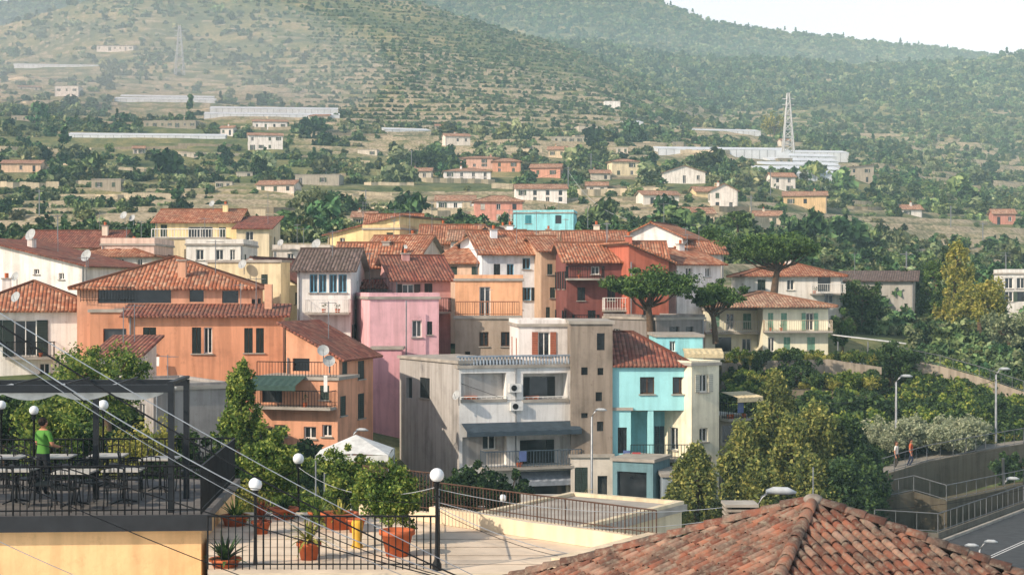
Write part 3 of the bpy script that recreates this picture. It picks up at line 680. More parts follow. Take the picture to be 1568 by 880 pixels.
b.block((196,95),(433,96),3.2,484,600,'dc9c7a',[(219,239,501,541,'c'),(294,308,501,541,'c'),(312,325,501,541,'w'),(374,387,502,540,'c'),(392,404,502,540,'c')],R_=(),roof=('shed',.6),rm='b',sh='2b3433')
b.block((138,96.5),(196,96.5),3,478,600,'c28a6c',[(158,195,503,531,'v')],roof=('flat',0),clutter=False)
pc=b.part('chimney',wallm('d2a184')); pc.box((X(272,100),100,Z(440,100)),(.5,0,0),(0,.5,0),(0,0,1.7)); b.part('chimney_cap',CONC).box((X(270,100),99.9,Z(440,100)+1.7),(.7,0,0),(0,.7,0),(0,0,.08))
pc.box((X(403,97),97.5,Z(482,97)),(.45,0,0),(0,.45,0),(0,0,1.9))
b.antenna((X(330,101),101,Z(420,101)),2.2); b.part('laundry',WHITE).poly([(X(228,94),94.7,Z(547,94)),(X(240,94),94.7,Z(547,94)),(X(240,94),94.6,Z(561,94)),(X(228,94),94.6,Z(561,94))])
b.rail((X(118,97),97.8,Z(462,97)),(X(200,97),97.8,Z(462,97)),.9); b.done()
b=B('yellow_villa'); b.block((238,170),(362,170),9,340,392,'f0daa6',[(288,326,347,366,'w'),(246,256,344,362,'c'),(335,346,348,364,'c')],roof=('gx',1.5),rm='a')
b.block((362,166),(412,166),8,350,400,'e2d4b6',[(376,388,354,368)],roof=('shed',1.6),rm='b'); b.balcony(b.ff,285,330,396); b.block((232,167),(345,167),3,366,400,'e0cca8',[(250,262,370,384),(300,312,370,384)],roof=('flat',0),clutter=False)
b.rail((X(232,167),167.1,Z(365,167)),(X(345,167),167.1,Z(365,167)),1.0,WHITE,.3,.03); b.dish(325,312,168,.35); b.done()
b=B('flat_roof_house'); b.block((285,140),(372,140),8,376,430,'e4e0d8',[(300,312,382,398),(330,342,382,398),(352,360,382,398)],roof=('flat',.4)); b.done()
b=B('flat_roof_house'); b.block((155,140),(236,140),8,376,400,'dec4b4',[(175,185,380,390)],roof=('flat',.5)); b.done()
b=B('beige_gable_house'); b.block((300,117),(476,115),12,446,520,'dccfae',[(452,462,444,466,'c')],roof=('gy',2.4),rm='b',clutter=True,autof=0); b.dish(383,404,113,.4); b.done()
b=B('beige_wing'); b.block((318,112),(430,111),2,402,500,'dccdaa',[(400,410,420,440,'c')],roof=('flat',0),clutter=False); b.dish(372,405,111,.35); b.done()
b=B('white_loggia_house'); b.block((455,108),(537,108),10,414,540,'e8e6e2',[(474,486,420,448,'w'),(488,500,420,448,'w'),(504,516,420,448,'w'),(518,531,420,448,'w')],roof=('gx',1.5),rm='d',fr=plain('blue_frame','6fa8c4',.6)); b.balcony(b.ff,470,537,478,1.2,.9,WHITE); b.done()
b=B('grey_stucco_house'); b.block((515,118),(602,118),9,408,560,'b4aca2',[(545,556,428,446,'c'),(578,588,430,448,'c'),(548,556,480,498,'w')],roof=('gx',1.8),rm='a'); b.block((560,115),(605,115),2,440,560,'a49a92',[(572,582,452,470,'w')],roof=('shed',.5),rm='b'); b.done()
b=B('rose_house'); b.block((604,112),(690,113),9,428,580,'cc9c98',[(616,634,435,457,'s'),(650,662,434,456,'c')],roof=('gx',1.7),rm='b',sh='3a3230'); b.balcony(b.ff,606,688,477,.8); b.done()
b=B('pink_townhouse'); b.block((566,104),(672,105),10,458,720,'e8b6bc',[(631,646,490,516,'w'),(654,662,492,512,'c'),(590,600,610,632,'w'),(634,646,560,584,'c')],roof=('flat',.25),sh='2c3438',clutter=False,dirt=.8,R_=[(673,680,480,512,'c'),(675,681,560,590,'c'),(674,680,600,630,'c')],autof=0)
b.block((570,102.5),(615,102.5),1.5,535,700,'d8a2aa',[],roof=('flat',0),clutter=False); b.rail((X(568,104),104.1,Z(447,104)),(X(600,104),104.1,Z(447,104)),.9); b.part('downpipe',GREYM).tube([(X(622,103.8),103.85,Z(460,104)),(X(622,103.8),103.85,Z(690,104))],.05); b.done()
b=B('orange_terrace_house')
b.block((438,90.3),(519,89.4),5.4,546,740,'d89e7e',[(448,474,548,568,'v')],R_=[(524,532,552,580,'c'),(548,558,552,580,'c'),(524,532,606,640,'c'),(548,558,602,640,'c')],roof=('shx',-1.7),rm='b',sh='3a4644')
b.block((392,88.3),(517,87),3,580,740,'d89e7e',[(465,484,653,671,'w'),(493,508,650,668,'w'),(400,432,592,616,'v'),(490,504,590,612,'c'),(420,440,650,668,'c')],roof=('flat',0),fr=WHITE,clutter=False,R_=[(521,530,606,636,'c')])
b.balcony(b.ff,398,515,620,.9,.9); b.awning(b.ff,392,470,574,586,1.6,plain('green_awning','39504a',.8)); zz_=Z(578,88)
b.rail((X(394,88.3),88.2,zz_),(X(515,87),87,zz_),.9); b.dish(495,537,86.5,.33,.1); b.dish(504,553,86.5,.33,.1); b.part('laundry',WHITE).box((X(495,86),86.2,Z(600,86)),(.2,0,0),(0,.02,0),(0,0,.9)); b.done()
b=B('low_grey_outbuilding'); b.block((235,78),(348,80),7,598,700,'a09a96',[],roof=('flat',.15),autof=0); b.done()
b=B('low_tiled_outbuilding'); b.block((150,86),(208,86),5,545,600,'e2dace',[(176,188,550,566)],roof=('shed',.9),rm='b'); b.done()
b=B('yellow_gable_house'); b.block((502,158),(612,155),10,360,420,'e8d09c',[(520,528,364,372),(572,580,362,374),(596,603,342,358,'w')],roof=('shx',1.7),rm='b'); b.block((556,152),(612,151),5,352,420,'dcc292',[(592,602,356,372,'c')],roof=('flat',.3)); b.done()
b=B('roof_terrace_house'); b.block((418,150),(505,150),8,384,430,'d8d0c6',[(440,450,388,400),(470,480,388,400)],roof=('flat',.4)); b.dish(485,374,149,.5); b.dish(430,372,149,.35); b.done()
b=B('red_roof_house'); b.block((560,140),(642,139),8,388,440,'dccfc2',[(575,585,392,406),(610,620,392,404)],roof=('gx',1.6),rm='a'); b.dish(620,380,139,.3);b.done()
b=B('tan_house'); b.block((668,130),(752,128),10,402,470,'d4b49c',[(690,700,408,424,'c'),(722,732,408,424,'c'),(712,720,436,450)],roof=('gx',1.6),rm='a'); b.done()
b=B('village_house'); b.block((645,150),(735,150),9,372,420,'d8ac94',[(670,680,376,392),(705,714,376,392)],roof=('gx',1.8),rm='a'); b.done()
b=B('white_townhouse'); b.block((738,127),(828,128),10,388,520,'e8ecf0',[(756,766,404,432,'c'),(776,787,404,430,'w'),(800,812,395,412,'w'),(802,813,440,460,'s')],roof=('gx',1.9),rm='a',sh='303538',fr=plain('blue_frame','6fa8c4',.6))
b.block((705,133),(785,132),6,372,440,'e6ecf0',[(735,746,378,394,'w'),(760,770,378,394,'w')],roof=('gy',1.3),rm='c'); b.done()
b=B('brown_townhouse'); b.block((829,125),(861,125.3),9,384,520,'c4a68c',[(838,846,404,420,'c'),(842,850,440,456,'c'),(836,842,470,486,'c')],roof=('gx',1.2),rm='a'); b.done()
b=B('peach_townhouse'); b.block((697,110),(800,110),8,430,560,'e6ae86',[(734,751,439,486,'w')],roof=('flat',.25),sh='2c3438',clutter=True,autof=0)
b.block((697,107),(796,107),3,488,580,'a89888',[(734,748,508,530,'w'),(767,783,508,530,'w'),(712,720,538,545,'v')],roof=('flat',0),fr=WOOD)
zz_=Z(487,107)+.18; b.rail((X(698,107),107,zz_),(X(795,107),107,zz_),.95,plain('wood_rail','a8765a',.7),.16,.02); b.done()
b=B('shaded_red_house'); b.block((868,119),(960,119.5),8,400,560,'84504a',[(905,918,408,420,'w'),(884,896,440,460,'c'),(930,942,440,460,'c'),(900,912,475,492,'c')],roof=('gx',1.4),rm='a',sh='2e3236'); b.balcony(b.ff,866,922,426,1.2,.9); b.balcony(b.ff,922,962,474,1.1,.9,WHITE); b.balcony(b.ff,876,915,500,1,.9); b.done()  # red facade with its shade put into the darker wall colour
b=B('red_gable_house'); b.block((963,118),(1024,119),9,400,560,'bc6c56',[(985,993,470,500,'c'),(1004,1011,420,440,'c')],roof=('shx',-1.2),rm='a',sh='2e3236',autof=.3); b.block((925,130),(1018,130),6,396,440,'bc705c',[],roof=('gx',1.4),rm='a'); b.done()
b=B('cream_house'); b.block((868,140),(958,140),8,372,420,'e6dcc8',[(885,895,374,388),(905,915,374,388),(930,940,374,388)],roof=('gx',1.1),rm='a'); b.antenna((X(900,140),140,Z(350,140)),2); b.done()
b=B('white_house'); b.block((952,146),(1045,144),9,364,440,'e8e4e0',[(985,993,372,386),(1012,1020,372,386)],roof=('gy',1.3),rm='a'); b.done()
b=B('white_house'); b.block((1036,132),(1104,134),9,404,470,'e6e4e0',[(1050,1060,410,424),(1080,1088,410,424)],roof=('gx',1.3),rm='a'); b.done()
b=B('red_roof_house'); b.block((1043,142),(1108,142),8,388,420,'dad4c8',[],roof=('gx',1.1),rm='a'); b.done()
b=B('grey_house'); b.block((1005,112),(1078,114),7,490,560,'8a8480',[(1025,1040,500,520,'v'),(1050,1062,500,520,'v')],roof=('flat',.2)); b.done()  # flat-roofed house with plain grey walls
b=B('village_house'); b.block((690,148),(800,148),8,368,400,'e4e0d8',[(750,758,372,384)],roof=('gx',1.0),rm='c'); b.done()
b=B('village_house'); b.block((560,165),(640,165),8,350,400,'dcbca4',[(580,588,353,362)],roof=('gx',1.6),rm='a'); b.done()
b=B('village_house'); b.block((820,150),(905,150),8,376,420,'d8c4ac',[],roof=('gx',1.4),rm='c'); b.done()
# --- central concrete building
b=B('concrete_apartment_block'); CW='e2e0dc'; GW='aca8a4'
b.block((612,99),(703,91.5),4,548,780,GW,[(622,631,578,609,'v'),(643,658,578,609,'c')],roof=('flat',0),clutter=False,sh='2f3438',autof=0,dirt=1.2)
b.block((703,91.5),(874,93.5),8,564,780,CW,[(706,775,571,611,'o'),(801,869,571,611,'o'),(708,776,668,712,'o'),(796,868,668,712,'o'),(720,745,728,775,'v'),(795,868,722,775,'v')],roof=('flat',0),clutter=False,sh='2e3134',autof=0)
ff=b.ff; z=ff.loc(780,564)[1]+.18
BAL=plain('pale_blue_balustrade','8f9aa6',.8)
M=b.part('balustrade',BAL)
for i in range(34):
    t_=.1+i*(b.W-.2)/33; M.lathe(ff.pt(t_,z,-.1),[(.05,0),(.075,.15),(.04,.4),(.06,.5)],6)
M.box(ff.pt(-.1,z+.5,-.02),ff.e*(b.W+.2),ff.n*-.2,Vector((0,0,.1)))
b.ac(ff,780,628); b.ac(ff,778,600); b.part('facade_cable',BLACK).tube([ff.pt(.1,z-1.0,.03),ff.pt(3,z-2.05,.03),ff.pt(b.W-.2,z-2.0,.03)],.012,4); b.part('downpipe',GREYM).tube([ff.pt(b.W*.5,z-8,.07),ff.pt(b.W*.5,z-.2,.07)],.045)
for (u0,u1) in ((706,775),(801,869)):
    t0,zf=ff.loc(u0,611); t1,_=ff.loc(u1,611); b.rail(ff.pt(t0,zf,.02),ff.pt(t1,zf,.02),.12,WHITE,.3); b.part('planters',TERRA).box(ff.pt(t0+.2,zf,-.2),ff.e*.8,ff.n*.2,Vector((0,0,.18)))
    b.part('string_course',CONC).box(ff.pt(t0-.05,zf-.2,.002),ff.e*(t1-t0+.1),ff.n*.08,Vector((0,0,.18)))
b.awning(ff,706,880,648,658,1.3,plain('slate_awning','3a4650',.8))
b.balcony(ff,735,882,714,1.1,.95,plain('blue_grey_rail','4a5a68',.6)); b.awning(ff,795,880,722,734,.9,plain('grey_awning','8a9098',.8))
b.block((874,92.7),(938,92.7),8,496,790,'8e8276',[(914,926,510,536,'v'),(915,924,563,574,'v'),(890,900,562,574,'v'),(912,922,600,614,'v'),(890,900,632,640,'v'),(914,924,645,660,'v')],roof=('flat',0),clutter=False,fr=WOOD,autof=0,auto=.001,dirt=1.4)
b.block((874,92.4),(938,92.4),1,700,790,'d0c8bc',[(880,900,715,780,'c'),(915,930,728,780,'v')],roof=('flat',0),clutter=False)
b.block((794,98),(872,98.3),6,500,580,'e8e2de',[(824,842,508,545,'s')],roof=('flat',.25),sh='b87058',clutter=False,autof=0)
b.dish(700,605,91,.3,-.8); b.done()
# --- turquoise
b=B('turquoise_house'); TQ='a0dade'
b.block((938,93),(1058,93),5,560,628,TQ,[(980,1002,577,603,'w'),(1030,1053,577,603,'w')],roof=('halfhip',1.75),rm='b',skirt=0,fr=WOOD,dirt=.5,clutter=False,autof=0,auto=0,oh=.25)
b.block((938,98.2),(1056,98.2),4,562,628,TQ,[],roof=('flat',0),skirt=0,clutter=False,autof=0,auto=0)
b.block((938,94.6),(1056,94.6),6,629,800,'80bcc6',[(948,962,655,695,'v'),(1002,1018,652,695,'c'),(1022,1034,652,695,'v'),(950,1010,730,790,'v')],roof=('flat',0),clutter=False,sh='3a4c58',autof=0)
b.block((938,93),(966,93),1.6,628,700,TQ,[(946,960,654,694,'v')],roof=('flat',0),skirt=0,clutter=False,dirt=.5)
P=b.part('pillars',wallm(TQ,.5))
for u in (992,1049): P.box((X(u,93),93.05,Z(700,93)),(.34,0,0),(0,.34,0),(0,0,Z(628,93)-Z(700,93)))
zf=Z(700,93); b.part('balcony_slab',CONC).box((X(962,93),92,zf-.18),(X(1075,93)-X(962,93),0,0),(0,2.5,0),(0,0,.178))
b.rail((X(964,93),92.05,zf),(X(1074,93),92.05,zf),.85,plain('dark_green_rail','2a3a3c',.6)); b.rail((X(1074,93),92.05,zf),(X(1074,93),94,zf),.85,plain('dark_green_rail','2a3a3c',.6))
b.block((1059,92.4),(1101,93.5),7,560,790,'eae2c8',[(1071,1084,573,600,'s'),(1071,1084,655,676,'w'),(1066,1090,700,750,'v')],roof=('flat',.1),sh='d8d4c4',clutter=False,autof=0)
b.block((1006,104),(1076,104),6,516,560,'98d8de',[(1025,1034,522,538,'w')],roof=('flat',0),autof=0); b.awning(b.ff,1045,1105,533,540,1.0,plain('beige_awning','c8b894',.8))
b.part('laundry',plain('red_cloth','a84848')).box((X(968,92),92,Z(705,92)),(.5,0,0),(0,.02,0),(0,0,.5)); b.part('laundry_b',plain('blue_cloth','5a6a98')).box((X(955,92),92.4,Z(706,92)),(.45,0,0),(0,.02,0),(0,0,.6))
b.done()
b=B('ground_floor_annex'); b.block((938,90),(1000,89),3,705,790,'6c8c94',[(945,990,722,780,'v')],roof=('flat',0),clutter=False); b.block((1015,88),(1060,88),4,730,800,'98a4ac',[(1022,1048,745,790,'v')],roof=('flat',0),clutter=False); b.done()
b=B('terrace_annex'); b.block((1103,95),(1140,96),4,640,760,'9a9288',[(1106,1134,650,676,'v'),(1106,1130,700,740,'v')],roof=('flat',0),clutter=False,autof=0); b.awning(b.ff,1103,1142,600,606,1.6,plain('beige_awning','c8b894',.8)); b.balcony(b.ff,1103,1142,640,.8); b.done()
# --- villas right
b=B('cream_villa')
b.block((1080,131),(1168,131),9,475,580,'eeead0',[(1090,1102,478,500,'c'),(1112,1124,480,505,'w'),(1138,1150,480,503,'c'),(1095,1120,516,538,'v'),(1136,1150,518,538,'w')],roof=('flat',0),sh='6f9a84',clutter=False,autof=0,dirt=.6)
b.balcony(b.ff,1078,1165,508,1.2,.9,WHITE)
b.block((1168,128),(1268,128),11,473,580,'f0ecd2',[(1176,1184,479,506,'c'),(1196,1205,479,506,'c'),(1234,1246,479,506,'s'),(1176,1186,516,538,'w'),(1200,1210,516,536,'c'),(1236,1248,516,536,'c')],roof=('flat',0),sh='86b49c',clutter=False,autof=0,dirt=.6)
b.balcony(b.ff,1168,1272,506,.9,.85,plain('beige_rail','b8a890',.7))
P0=Vector((X(1088,131),127.6,0)); b.roof(P0,Vector((1,0,0)),Vector((0,-1,0)),X(1268,128)-X(1088,131),13,Z(472,128)+.2,'hip',1.0,wallm('eee4ca'),roofm('c'),.6); b.done()
b=B('grey_villa'); b.block((1140,152),(1290,152),9,422,480,'e4e0d8',[(1160,1172,428,444,'c'),(1205,1216,428,444,'w'),(1252,1272,424,446,'v'),(1262,1276,450,464,'w')],roof=('hip',1.3),rm='a'); b.balcony(b.ff,1240,1292,449,1,.9,WHITE); b.block((1285,160),(1400,158),6,430,470,'a8a49c',[],roof=('shed',1.0),rm='d'); b.done()
b=B('carport'); z=Z(522,128)
b.part('canopy',plain('white_canopy','d8d8d6',.6)).box((X(1280,126),124,z+.5),(X(1378,126)-X(1280,126),0,-.6),(0,4,0),(0,0,.08))
for u in (1284,1330,1376): b.part('posts',GREYM).tube([(X(u,124),124.2,z-2.5),(X(u,124),124.2,z+.1)],.05)
b.done()
# --- retaining walls, roads on the right
STN=wallm('7c7364',1.3); STL=wallm('9c9182',1.4)
def wallroad(name,pts,width,drop,mat,top=None,rail=None,par=0):
    T=Bld(name); W=T.part('wall',mat); R=T.part('surface',top or ASPH)
    P=[Vector((X(u,d),d,Z(v,d))) for u,v,d in pts]
    for a,c in zip(P[:-1],P[1:]):
        up=Vector((0,0,1)); W.poly([a-up*drop,c-up*drop,c,a]); bk=Vector((0,width,0)); R.poly([a,c,c+bk,a+bk])
        if par: W.box(a+Vector((0,.0,.003)),c-a,Vector((0,.25,0)),up*par)
        if rail: T.rail(a+up*par+Vector((0,.1,0)),c+up*par+Vector((0,.1,0)),rail,plain('dull_rail','6a6c6e',.6),.9,.016)
    T.done()
wallroad('concrete_retaining_wall',[(1105,562,121),(1180,558,121),(1270,556,120),(1350,568,119)],6,4.5,STL,plain('garden_soil','5b5440',1),None,.3)
wallroad('stone_retaining_wall',[(1110,600,112),(1200,596,112),(1280,600,111),(1345,610,110)],8,4,STN,plain('garden_soil','5b5440',1))
wallroad('hill_road',[(1375,550,122),(1440,563,121),(1500,580,119),(1568,603,116),(1640,630,113)],4,1.6,STL,plain('pale_asphalt','8a857c',.9),.8,.15)
wallroad('viaduct_road',[(1335,738,93),(1370,727,94),(1420,712,96),(1480,700,98),(1568,684,101),(1700,660,106)],5,5.5,wallm('6a6254',1.3),plain('pale_asphalt','8a857c',.9),1.0,.2)
wallroad('roadside_stone_wall',[(1330,770,88),(1400,755,89),(1450,770,88),(1568,745,93),(1700,722,96)],2,4,wallm('5c5548',1.3),plain('garden_soil','5b5440',1),.9,.1)
wallroad('lower_retaining_wall',[(1340,816,80.6),(1437,822,80.5),(1568,774,92),(1700,740,104)],1,1.2,wallm('6c665c'),CONC,1.0,.2)
T=Thing('main_road'); a=[(X(1250,76),70,-13),(X(1437,80),79.6,-13),(X(1568,91),91,-13),(X(1760,105),108,-13)]; bq=[(13,58,-13),(X(1500,68),66,-13),(X(1640,76),76,-13),(X(1900,90),90,-13)]
R=T.part('asphalt',ASPH); Lm=T.part('lane_markings',plain('road_paint','dcdcd8',.7)); Kb=T.part('kerb',CONC)
for i in range(3):
    R.poly([bq[i],bq[i+1],a[i+1],a[i]])
    for f,w in ((.08,.012),(.47,.01),(.5,.01)):
        p=[Vector(bq[i+k]).lerp(Vector(a[i+k]),g)+Vector((0,0,.006)) for k,g in ((0,f),(1,f),(1,f+w),(0,f+w))]; Lm.poly(p)
    A=Vector(a[i]);C=Vector(a[i+1]); Kb.box(A,C-A,Vector((0,.3,0)),Vector((0,0,.14)))
T.done()
T=Thing('village_street'); T.part('asphalt',ASPH).poly([(-8,62,-13.2),(14,62,-13.2),(15,89,-12.75),(-6,91,-12.6)]); T.done(True)
# ------------------------------------------------------------ trees
tree('umbrella_pine',997,402,520,132,112,'umbrella',L_PINE,466,100,170,.12,seed=1,trunk=.25)
tree('umbrella_pine',1096,420,520,90,114,'umbrella',L_PINE,482,70,150,.12,seed=2,trunk=.2)
tree('umbrella_pine',1183,344,460,150,142,'umbrella',L_PINE,412,110,170,.14,seed=3,trunk=.32)
tree('round_pine',1080,345,400,68,158,'round',L_PINE,None,40,90,.16,seed=4)
tree('garden_tree',1130,320,352,46,215,'round',L_PINE,None,30,70,.2)
tree('conifer_tree',1187,576,720,96,101,'fat',L_CONI,None,120,110,.12,seed=5)
for i,(u,vt,w_,d,m) in enumerate([(1135,655,110,86,L_CONI),(1172,625,116,88,L_CONI),(1212,646,130,86,L_CONI),(1252,622,140,88,L_CONI),(1300,644,130,89,L_DARK),(1335,690,80,90,L_DARK),(1235,706,150,83,L_CONI),(1290,715,140,83,L_DARK),(1165,712,130,82,L_CONI)]):  # sunlit left conifers lighter, shaded right ones darker, set by leaf colour
    tree('tall_conifer',u,vt,860,w_,d,'fat',m,None,170,95,.12,seed=20+i)
tree('broad_dark_tree',1310,700,850,110,86,'round',L_DARK,None,90,110,.13,seed=8)
tree('conifer_tree',1062,686,850,120,81,'fat',L_CONI,None,140,110,.11,seed=9)
tree('conifer_tree',1030,745,850,70,78,'fat',L_CONI,None,80,90,.11,seed=10)
tree('blond_shrub',903,758,850,122,60,'round',L_BLOND,None,120,120,.045,seed=11)
tree('street_tree',720,708,800,90,74,'round',L_DARK,None,60,110,.1); tree('street_tree',775,715,800,80,76,'round',L_DARK,None,60,110,.1); tree('street_tree',680,730,810,60,72,'round',L_DARK,None,40,110,.1)
tree('garden_tree',1322,425,500,74,150,'round',L_DARK,None,50,80,.16); tree('garden_tree',1465,374,500,72,158,'fat',L_YEL,None,80,80,.16); tree('garden_tree',1430,400,500,60,160,'fat',L_PINE,None,60,80,.16)
tree('garden_tree',1500,425,505,90,150,'round',L_YEL,None,60,80,.17); tree('garden_tree',1385,410,470,60,165,'round',L_DARK,None,40,80,.17); tree('garden_tree',1545,470,545,90,145,'round',L_OLIVE,None,50,80,.16)
tree('garden_tree',1362,520,590,110,122,'round',L_DARK,None,50,90,.14); tree('garden_tree',1225,548,612,80,116,'round',L_DARK,None,50,90,.13); tree('garden_tree',1290,475,540,50,134,'round',L_PINE,None,30,80,.15); tree('garden_tree',1140,545,605,60,117,'round',L_DARK,None,40,90,.13); tree('garden_tree',1530,610,690,110,108,'round',L_DARK,None,60,90,.14)
tree('yellow_crowned_tree',1185,172,214,46,dfor(1185,212),'round',L_YEL,None,30,60,.5)
tree('garden_tree',480,282,352,80,dfor(480,352)-10,'round',L_OLIVE,None,50,70,.35); tree('garden_tree',655,228,262,70,dfor(655,262),'round',L_DARK,None,40,70,.5)
tree('cypress_like_tree',368,558,740,96,60,'fat',L_CITRUS,None,140,110,.07,seed=12)
tree('citrus_tree',408,650,800,110,46,'round',L_CITRUS,None,110,110,.055,seed=13)
tree('citrus_tree',165,528,650,168,72,'round',L_CITRUS,None,100,110,.09,seed=14)
tree('citrus_tree',215,645,800,130,47,'round',L_YEL,None,100,110,.05); tree('citrus_tree',70,612,770,120,50,'round',L_CITRUS,None,80,100,.07); tree('citrus_tree',290,650,810,90,48,'round',L_DARK,None,70,100,.06); tree('citrus_tree',5,600,760,80,55,'round',L_DARK,None,50,90,.07); tree('citrus_tree',345,690,810,80,44,'round',L_DARK,None,60,100,.06)
tree('dark_garden_tree',140,640,790,120,52,'round',L_DARK,None,80,100,.06); tree('dark_garden_tree',255,690,820,110,45,'round',L_DARK,None,70,100,.055)
tree('round_garden_tree',530,690,810,90,50,'round',L_CITRUS,None,90,110,.055); tree('potted_citrus_tree',598,712,812,112,32.5,'round',L_CITRUS,None,110,110,.042,seed=15,trunk=.045)
tree('flowering_bush',360,745,840,110,40,'round',L_YEL,None,80,100,.045); tree('flowering_bush',455,742,820,70,44,'round',L_CITRUS,None,50,90,.05); tree('flowering_bush',300,765,850,80,42,'round',L_CITRUS,None,60,90,.05)
tree('roadside_tree',1545,690,760,60,96,'round',L_DARK,None,50,80,.12); tree('dark_hedge',640,740,820,80,60,'round',L_DARK,None,50,100,.07)
# ------------------------------------------------------------ restaurant terrace (lower left)
YW=wallm('ecc08c',.8); z0=-4.68
b=Bld('restaurant_terrace_building'); c=Vector((X(308,32.4),32.4,0)); 
e=Vector((1,.06,0)).normalized(); n=Vector((e.y,-e.x,0))
Wl=b.part('walls',YW); P=lambda s_,dp,z: c-e*s_-n*dp+Vector((0,0,z))
Wl.box(P(14,0,-16),e*14,-n*6,Vector((0,0,16+z0-.18))); b.part('deck',plain('deck_paving','6f6a66',.9)).box(P(14.1,-.12,z0-.178),e*14.22,-n*6.2,Vector((0,0,.178)))
b.part('cornice',plain('dark_cornice','2a2c30',.7)).box(P(14.1,-.2,z0-.3),e*14.35,n*-.079+n*.16,Vector((0,0,.32)))
b.rail(P(14,-.02,z0),P(0.0,-.02,z0),1.0,BLACK,.14,.012); b.rail(P(0,0,z0),P(0,5.9,z0),1.0,BLACK,.14,.012); b.rail(P(14,5.9,z0),P(0,5.9,z0),1.0,BLACK,.14,.012)
Pg=b.part('pergola',plain('anthracite_steel','25282c',.5,.3)); H=2.5
def post(s_,dp): Pg.box(P(s_,dp,z0),e*.12,-n*.12,Vector((0,0,H)))
for s_,dp in ((.72,.25),(7.5,.25),(.72,2.4),(2.7,2.4),(7.4,2.4)): post(s_,dp)
Pg.box(P(13,.24,z0+H),e*12.4,-n*.14,Vector((0,0,.16))); Pg.box(P(13,2.4,z0+H),e*12.4,-n*.14,Vector((0,0,.14))); Pg.box(P(.72,.24,z0+H+.162),e*.12,-n*2.3,Vector((0,0,.06)))
for i in range(1,12): Pg.box(P(.72+i*1.05,.24,z0+H+.162),e*.04,-n*2.3,Vector((0,0,.04)))
Cn=b.part('canopy_fabric',plain('white_canvas','d0d0cc',.9))
for i in range(11):
    sx=.85+i*1.1
    for kx in range(10):
        t0,t1=kx/10,(kx+1)/10; f=lambda t:-.04-.13*(4*t*(1-t))
        for dp in (.45,2.3): Cn.poly([P(sx+1.1*t0,dp,z0+H-.01),P(sx+1.1*t1,dp,z0+H-.01),P(sx+1.1*t1,dp+.02,z0+H+f(t1)),P(sx+1.1*t0,dp+.02,z0+H+f(t0))])
        g=lambda t:-.12*(4*t*(1-t))
        Cn.poly([P(sx+1.1*t0,.5,z0+H+.14+g(t0)),P(sx+1.1*t1,.5,z0+H+.14+g(t1)),P(sx+1.1*t1,1.2,z0+H+.14+g(t1)),P(sx+1.1*t0,1.2,z0+H+.14+g(t0))])
b.done()
def chair(x,y,z,rot):
    T=Thing('terrace_chair',(x,y,z)); M=T.part('chair',BLACK); cs,sn=math.cos(rot),math.sin(rot)
    q=lambda a,b_,c_:(x+a*cs-b_*sn,y+a*sn+b_*cs,z+c_)
    M.box(q(-.21,-.21,.44),Vector((.42*cs,.42*sn,0)),Vector((-.42*sn,.42*cs,0)),Vector((0,0,.03)))
    for a_,b_ in ((-.2,-.2),(.2,-.2)): M.tube([q(a_*1.15,b_*1.15,0),q(a_,b_,.45),q(a_,b_,.66)],.014,5)
    for a_ in (-.2,.2): M.tube([q(a_*1.15,.26,0),q(a_,.2,.45),q(a_*.95,.26,.86)],.014,5)
    M.tube([q(-.19,.26,.86),q(0,.3,.9),q(.19,.26,.86)],.016,5); M.tube([q(-.2,.23,.66),q(0,.27,.67),q(.2,.23,.66)],.012,5)
    for a_ in (-.1,0,.1): M.tube([q(a_,.2,.46),q(a_,.28,.88)],.01,4)
    for a_ in (-.2,.2): M.tube([q(a_,-.2,.66),q(a_,.22,.66)],.014,5)
    T.done(True)
def table(x,y,z,w=.8):
    T=Thing('cafe_table',(x,y,z)); T.part('top',plain('table_top','b4b0a8',.5)).cbox((x,y,z+.74),w,w,.035); M=T.part('frame',BLACK); M.tube([(x,y,z+.02),(x,y,z+.72)],.03,6)
    for a_ in (0,1.57,3.14,4.71): M.tube([(x,y,z+.1),(x+.32*math.cos(a_+.78),y+.32*math.sin(a_+.78),z+.015)],.018,5)
    M.cbox((x,y,z+.706),w*.9,w*.9,.03); T.done()
rr=random.Random(3)
for (u,d) in ((25,34),(115,33.6),(190,34.0),(245,36.2),(165,36.8),(85,36.6),(10,36.5)):
    x=X(u,d); table(x,d,z0)
    for a_ in (0,1.57,3.14,4.71):
        if rr.random()<.85: chair(x+.68*math.sin(a_),d-.68*math.cos(a_),z0,a_+3.14+rr.uniform(-.3,.3))
